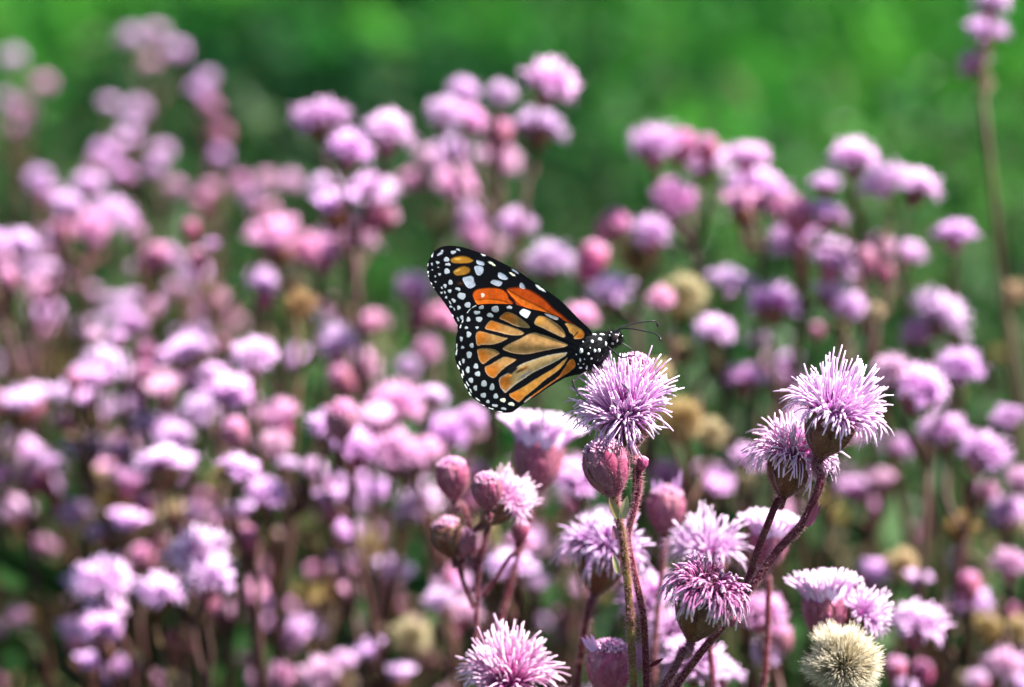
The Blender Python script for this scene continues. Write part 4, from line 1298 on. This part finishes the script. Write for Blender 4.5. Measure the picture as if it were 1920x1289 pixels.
    tspots(p, 'C', [(95,210,13,58,8,W_),(105,90,10,45,3,W_),(135,455,13,46,-30,W_),(155,380,12,42,-20,W_),(192,605,15,40,-8,W_),(265,790,13,50,-30,W_),(285,725,9,45,-28,W_),(325,910,15,46,-25,W_),
        (345,850,9,40,-25,W_),(462,1005,10,50,-52,W_),(450,1040,10,40,-55,W_),(212,530,9,50,-12,W_),(560,1110,30,9,25,W_),(690,1165,42,9,15,W_),(870,1225,45,9,8,W_)])
    tspots(p, 'A', [(665,1040,9,55,38,W_),(770,960,9,36,60,W_),(580,1185,10,40,12,W_),(548,1270,10,30,20,W_)])


def paint_fore(p):
    p.cell(np.concatenate([TP('A', [(735,790),(790,715),(900,688),(1050,682),(1180,705),(1260,770)]), TP('D', [(40,480),(100,545),(60,600)]), TP('A', [(1200,1000),(1000,1000),(850,980),(780,900)])]), DEEP, None, 1.6)
    p.cell(TP('D', [(0,355),(60,322),(200,312),(330,345),(470,420),(600,520),(700,625),(830,725),(950,825),(1060,900),(1150,1000),(1000,1000),(800,900),(560,800),(330,760),(180,640),(120,520),(50,440)]), (0.46,0.060,0.004), None, 3.4)
    p.cell(TP('D', [(10,362),(60,372),(250,482),(450,575),(690,718),(640,740),(480,690),(250,600),(130,500),(60,430)]), (0.72,0.150,0.010), None, 1.4)
    p.line(TP('D', [(120,440)])[0], TP('D', [(640,690)])[0], 0.35, (0.35, 0.05, 0.005))
    p.cell(TP('A', [(765,880),(850,860),(1000,850),(1200,880),(1270,925),(1100,960),(850,950)]), (0.70,0.135,0.008), None, 1.4)
    p.cell(TP('A', [(395,262),(440,220),(550,196),(650,208),(720,240),(755,272),(700,312),(560,322),(430,312)]), (0.36,0.155,0.015), None, 2.2, inset=0.9)
    p.cell(TP('A', [(435,445),(490,390),(590,350),(680,368),(705,430),(650,482),(560,502),(480,500)]), (0.33,0.145,0.016), None, 2.2, inset=0.9)
    p.spot(*TP('A', [(500,255)])[0], 7, 3, 0, (0.66, 0.34, 0.05), 2)
    p.spot(*TP('A', [(500,430)])[0], 5, 2, -25, (0.62, 0.34, 0.08), 1.5)
    p.spot(*TP('A', [(545,620)])[0], 5, 3, 0, (0.05, 0.018, 0.006), 2)
    S = (0.45, 0.48, 0.52)
    tspots(p, 'A', [(245,170,50,20,-30),(275,130,22,18,0),(440,150,44,26,-10),(518,110,32,15,20),(340,257,46,38),(365,332,45,22),(345,435,45,46),(205,305,30,22,15),(120,325,14,25),(215,375,16,10),(235,482,22,20),
        (170,512,12,15),(175,597,16,10),(125,415,12,10),(400,605,36,40),(318,655,25,30,-30),(268,685,13,22,-30),(387,735,31,28),(515,703,45,25,20),(315,755,11,20,-20),(265,760,18,17),(335,830,18,20),(568,810,66,55,15),
        (452,880,40,26,40),(395,915,11,32,-28),(660,945,48,44),(525,985,28,36),(405,970,26,16,20),(460,1015,9,32,-22),(515,1170,11,38,-20),(570,1135,25,36)], S)
    W_ = (0.88, 0.88, 0.86)
    tspots(p, 'A', [(130,152,12,22,20,W_),(122,200,12,28,10,W_),(55,330,9,25,0,W_),(58,450,13,20,0,W_),(65,505,9,16,0,W_),(105,622,14,28,-28,W_),(142,685,9,12,0,W_),(490,1250,12,40,-25,W_),(435,1110,8,25,-25,W_),
        (1025,318,62,19,32,(0.90,0.86,0.62)),(890,190,42,13,22,W_),(885,800,30,36,0,(0.78,0.66,0.52))])  # cream and white leading-edge strips are painted-in highlights
    for tile, pts in (('A', [(580,545),(640,512),(735,505),(762,580),(780,648),(690,697),(622,645)]), ('A', [(800,264),(900,290),(918,330),(890,352),(800,322)]),
                      ('A', [(757,375),(790,348),(885,357),(902,430),(860,492),(800,492),(768,425)]), ('A', [(1003,590),(1060,558),(1185,592),(1160,652),(1110,662),(1030,628)]),
                      ('A', [(1125,452),(1200,465),(1275,540),(1210,567),(1122,530)]), ('D', [(200,255),(240,245),(285,310),(270,345),(200,320)])):
        p.cell(TP(tile, pts), (0.42,0.45,0.52), None, 0.5)
    tspots(p, 'D', [(92,125,58,16,32,(0.92,0.88,0.66)),(505,332,100,20,34,(0.86,0.85,0.80)),(130,75,70,16,32,(0.30,0.34,0.42))])  # bright leading-edge strips: highlights painted into the wing colour


TILT = math.tan(R_(0.5))


def dep_hind(P):
    return -0.0006 + (690 - P[:, 1]) * PXM * TILT + 0.0006 * np.sin((P[:, 0] - 860) / 230 * math.pi) + 0.00016 * np.clip((1085 - P[:, 0]) / 130, 0, 1) * np.sin(np.arctan2(P[:, 1] - 655, 1095 - P[:, 0]) * 16)


def dep_fore(P):
    return 0.0001 + (690 - P[:, 1]) * PXM * TILT + 0.0008 * np.sin((P[:, 0] - 800) / 300 * math.pi)


m, n, l = new_mat('butterfly_wing_scales')
o_ = n.new('ShaderNodeOutputMaterial'); a_ = n.new('ShaderNodeAttribute'); a_.attribute_name = 'tint'
d_ = n.new('ShaderNodeBsdfDiffuse'); t_ = n.new('ShaderNodeBsdfTranslucent'); g_ = n.new('ShaderNodeBsdfGlossy')
l.new(a_.outputs['Color'], d_.inputs['Color']); l.new(a_.outputs['Color'], t_.inputs['Color'])
g_.inputs['Roughness'].default_value = 0.38; g_.inputs['Color'].default_value = (0.8, 0.85, 0.95, 1)
m1 = n.new('ShaderNodeMixShader'); m1.inputs[0].default_value = 0.25
m2 = n.new('ShaderNodeMixShader'); m2.inputs[0].default_value = 0.006
l.new(d_.outputs[0], m1.inputs[1]); l.new(t_.outputs[0], m1.inputs[2]); l.new(m1.outputs[0], m2.inputs[1]); l.new(g_.outputs[0], m2.inputs[2])
no = n.new('ShaderNodeTexNoise'); no.inputs['Scale'].default_value = 6000
bp = n.new('ShaderNodeBump'); bp.inputs['Strength'].default_value = 0.25; bp.inputs['Distance'].default_value = 0.00005
tc = n.new('ShaderNodeTexCoord'); l.new(tc.outputs['Object'], no.inputs['Vector']); l.new(no.outputs[0], bp.inputs['Height'])
l.new(bp.outputs[0], d_.inputs['Normal']); l.new(bp.outputs[0], g_.inputs['Normal'])
l.new(m2.outputs[0], o_.inputs[0])
MAT['wing'] = m

m, n, l = new_mat('black_chitin')
bs = n.new('ShaderNodeBsdfPrincipled'); o_ = n.new('ShaderNodeOutputMaterial')
bs.inputs['Base Color'].default_value = (0.006, 0.005, 0.006, 1); bs.inputs['Roughness'].default_value = 0.42; bs.inputs['Specular IOR Level'].default_value = 0.25
l.new(bs.outputs[0], o_.inputs[0]); MAT['chitin'] = m
m, n, l = new_mat('black_body_fur')
bs = n.new('ShaderNodeBsdfPrincipled'); o_ = n.new('ShaderNodeOutputMaterial')
no = n.new('ShaderNodeTexNoise'); no.inputs['Scale'].default_value = 1500
l.new(ramp(n, l, no.outputs[0], [(0.3, (0.002, 0.002, 0.0025)), (0.7, (0.006, 0.0055, 0.007))]), bs.inputs['Base Color'])
bs.inputs['Roughness'].default_value = 0.8; bs.inputs['Specular IOR Level'].default_value = 0.15
l.new(bs.outputs[0], o_.inputs[0]); MAT['fur'] = m
m, n, l = new_mat('white_scale_tuft')
bs = n.new('ShaderNodeBsdfPrincipled'); o_ = n.new('ShaderNodeOutputMaterial')
bs.inputs['Base Color'].default_value = (0.84, 0.84, 0.80, 1); bs.inputs['Roughness'].default_value = 0.8
l.new(bs.outputs[0], o_.inputs[0]); MAT['tuft'] = m
m, n, l = new_mat('dark_compound_eye')
bs = n.new('ShaderNodeBsdfPrincipled'); o_ = n.new('ShaderNodeOutputMaterial')
bs.inputs['Base Color'].default_value = (0.022, 0.012, 0.012, 1); bs.inputs['Roughness'].default_value = 0.22
l.new(bs.outputs[0], o_.inputs[0]); MAT['eye'] = m

BPOS = W(1095, 665, 1.0)
bf = empty('butterfly', BPOS)
tag(bf, 'orange and black butterfly with white-dotted wings closed, feeding on the sharp lilac flower', 'butterfly')
IB = Matrix.Translation(-BPOS)


def wing(name, outline, pf, df, base_px):
    V, q, c = wing_mesh(name, outline, pf, df)
    V = V - np.array(list(BPOS))
    me = mesh_np(name, V, q, None, (MAT['wing'],), c)
    near_ = link(name, me, bf)
    # the partner wing on the other side, folded flat behind
    bp_ = W(*base_px) - BPOS
    M = Matrix.Translation(bp_ + FWD * 0.0034) @ Matrix.Scale(0.982, 4) @ Matrix.Translation(-bp_)
    link(name, me, bf, M)


wing('hindwing', HIND, paint_hind, dep_hind, (1090, 650))
wing('forewing', FORE, paint_fore, dep_fore, (1105, 628))

# body: one continuous surface from head to abdomen
SP = [(920,338,14),(905,342,38),(870,352,72),(820,375,112),(760,392,118),(715,405,105),(670,420,135),(610,455,190),(540,500,235),(450,555,268),(370,620,275),(300,690,250),(240,760,205),(190,815,165)]
sp = [TP('F', [(x, y)])[0].tolist() + [r / 8.595] for x, y, r in SP]
sp += [(1072,690,15),(1058,696,13),(1040,704,11),(1022,711,8.5),(1008,717,5),(1002,719.5,0.8)]
sp = np.array(sp)
tt = np.linspace(0, len(sp) - 1, 96)
spx = np.stack([np.interp(tt, np.arange(len(sp)), sp[:, i]) for i in range(3)], -1)
ker = np.array([1, 2, 3, 2, 1]) / 9
pad = np.pad(spx, ((2, 2), (0, 0)), 'edge')
spx = np.stack([np.convolve(pad[:, i], ker, 'valid') for i in range(3)], -1)
dirs = np.gradient(spx[:, :2], axis=0); dirs /= np.linalg.norm(dirs, axis=1, keepdims=True)
nrm2 = np.stack([-dirs[:, 1], dirs[:, 0]], -1)
SIDES = 24
bv = []
for i in range(len(spx)):
    cx, cy, r = spx[i]
    for k in range(SIDES):
        a = k / SIDES * 2 * math.pi
        ox, oy = nrm2[i] * math.cos(a) * r
        p = W(cx + ox, cy + oy, 1.0 + 0.0016 / F) + FWD * (math.sin(a) * r * PXM * 0.74)
        p = p - BPOS
        bv.append(list(p))
bv = np.array(bv)
i = (np.arange(len(spx) - 1) * SIDES)[:, None]; k = np.arange(SIDES)[None]; k2 = (k + 1) % SIDES
bq = np.stack([i + k, i + k2, i + SIDES + k2, i + SIDES + k], -1).reshape(-1, 4)
body = link('body', mesh_np('butterfly_body', bv, bq, None, (MAT['fur'],)), bf)
# short fur on the thorax
idx = RNG.integers(4 * SIDES, 62 * SIDES, 2600)
ctr = np.repeat(bv.reshape(len(spx), SIDES, 3).mean(1), SIDES, 0)
dn = bv - ctr; dn /= np.linalg.norm(dn, axis=1, keepdims=True) + 1e-9
b_ = bv[idx] + RNG.normal(size=(len(idx), 3)) * 0.00012
tp_ = b_ + (dn[idx] + RNG.normal(size=(len(idx), 3)) * 0.5) * 0.0007 * (0.4 + RNG.random((len(idx), 1)))
H = Geo(); H.add(*strands(np.stack([b_, (b_ + tp_) / 2, tp_], 1), np.array([[4e-5, 3e-5, 1.5e-5]]).repeat(len(idx), 0), 3))
fu = link('fur', H.mesh('body_fur', MAT['fur']), body); fu['kind'] = 'stuff'
# white dots
bvh = BVHTree.FromPolygons([Vector(v) for v in bv], [list(map(int, q)) for q in bq])
dv, dq = lathe([(-0.5, 1.0), (0.1, 0.98), (0.6, 0.75), (0.9, 0.4), (1.0, 0.01)], 12)
DOT = mesh_np('white_dot', dv, dq, None, (MAT['tuft'],))
DOTS = [(465,290,32,18),(598,272,40,22),(738,292,15,10),(715,340,12,20),(838,333,20,18),(862,308,15,8),(914,350,9,12),(555,400,32,26),(430,435,22,28),(652,475,20,35),(762,470,22,22),(835,420,14,30),
 (285,440,15,15),(130,470,35,45),(255,585,28,40),(475,585,20,28),(545,580,20,30),(370,635,18,20),(400,540,10,10),(75,615,20,28),(178,645,12,12),(240,735,15,30),(420,712,20,16),(528,735,12,15),
 (310,720,10,10),(295,795,12,10),(208,798,9,12),(245,860,25,15),(345,855,17,38),(600,690,8,22)]
for (x, y, a, b) in DOTS:
    px, py = TP('F', [(x, y)])[0]
    d0 = (W(px, py) - CAM).normalized()
    h = bvh.ray_cast(CAM - BPOS, d0)
    if h[0] is None:
        hl = bvh.find_nearest(W(px, py, 1.0) - BPOS); loc, nn = hl[0], hl[1]
    else:
        loc, nn = h[0], h[1]
    if nn.dot(d0) > 0: nn = -nn
    xx = (RIGHT - nn * RIGHT.dot(nn)).normalized(); yy = nn.cross(xx)
    s_ = PXM / 8.595
    s_ *= 1.12
    M = Matrix((xx * a * s_, yy * b * s_, nn * 0.00026)).transposed().to_4x4(); M.translation = loc
    link('white_dot', DOT, body, M)


def bug_tube(name, pts, r0, r1, parent, mat='chitin', club=None, sides=8):
    P = [W(*p) - BPOS for p in pts]
    v, q, t, _ = tube(P, r0 * PXM, r1 * PXM, sides, 8, club)
    G = Geo(); G.add(v, q, t)
    return link(name, G.mesh(name, MAT[mat]), parent)


def fp(L, d0, d1):
    n_ = len(L)
    return [(*TP('F', [p])[0], d0 + (d1 - d0) * i / (n_ - 1)) for i, p in enumerate(L)]


club = lambda u: 1 + 0.9 * sstep(0.82, 0.95, u)
bug_tube('antenna', fp([(815,290),(880,212),(1000,172),(1200,128),(1400,106),(1455,118),(1482,150),(1490,185)], 1.006, 1.012), 1.45, 1.45, bf, club=club)
bug_tube('antenna', fp([(800,300),(860,245),(950,226),(1080,232),(1250,262),(1420,300),(1495,340),(1522,375),(1530,412)], 0.998, 0.992), 1.45, 1.45, bf, club=club)
bug_tube('proboscis', fp([(850,430),(980,500),(1070,560),(1112,605),(1126,670),(1098,752)], 1.002, 1.004), 1.1, 0.8, bf)
bug_tube('leg', fp([(680,520),(780,600),(850,662),(895,692)], 0.998, 0.992), 2.1, 1.6, bf)
bug_tube('leg', fp([(890,688),(960,690),(1040,672),(1125,658)], 0.992, 0.990), 1.6, 1.1, bf)
bug_tube('leg', fp([(540,745),(620,680),(700,608)], 0.994, 0.990), 2.4, 1.6, bf)
bug_tube('leg', fp([(700,606),(718,650),(735,740),(752,840)], 0.990, 0.985), 2.0, 1.3, bf)
bug_tube('leg', [(1100, 698, 0.996), (1086, 706, 0.991), (1074, 716, 0.980)], 2.6, 2.1, bf)
bug_tube('leg', [(1074, 716, 0.980), (1078, 728, 0.974), (1083, 735, 0.972), (1088, 742, 0.970)], 2.1, 1.7, bf)
bug_tube('leg', [(1088, 742, 0.970), (1094, 749, 0.970), (1102, 757, 0.971), (1110, 764, 0.973)], 1.6, 1.1, bf)
bug_tube('leg', [(1166, 720, 0.980), (1178, 733, 0.972), (1172, 740, 0.972)], 1.8, 1.2, bf)
ev, eq = lathe([(-1, 0.01), (-0.9, 0.43), (-0.7, 0.71), (-0.35, 0.94), (0, 1), (0.35, 0.94), (0.7, 0.71), (0.9, 0.43), (1, 0.01)], 18)
EYE = mesh_np('eye', ev, eq, None, (MAT['eye'],))
ex, ey = TP('F', [(785, 362)])[0]
for s_ in (-1, 1):
    M = Matrix.Translation(W(ex, ey, 1.0 + 0.0016 / F) + FWD * s_ * 0.0009 - BPOS) @ Matrix.Scale(8.2 * PXM, 4)
    link('eye', EYE, bf, M)
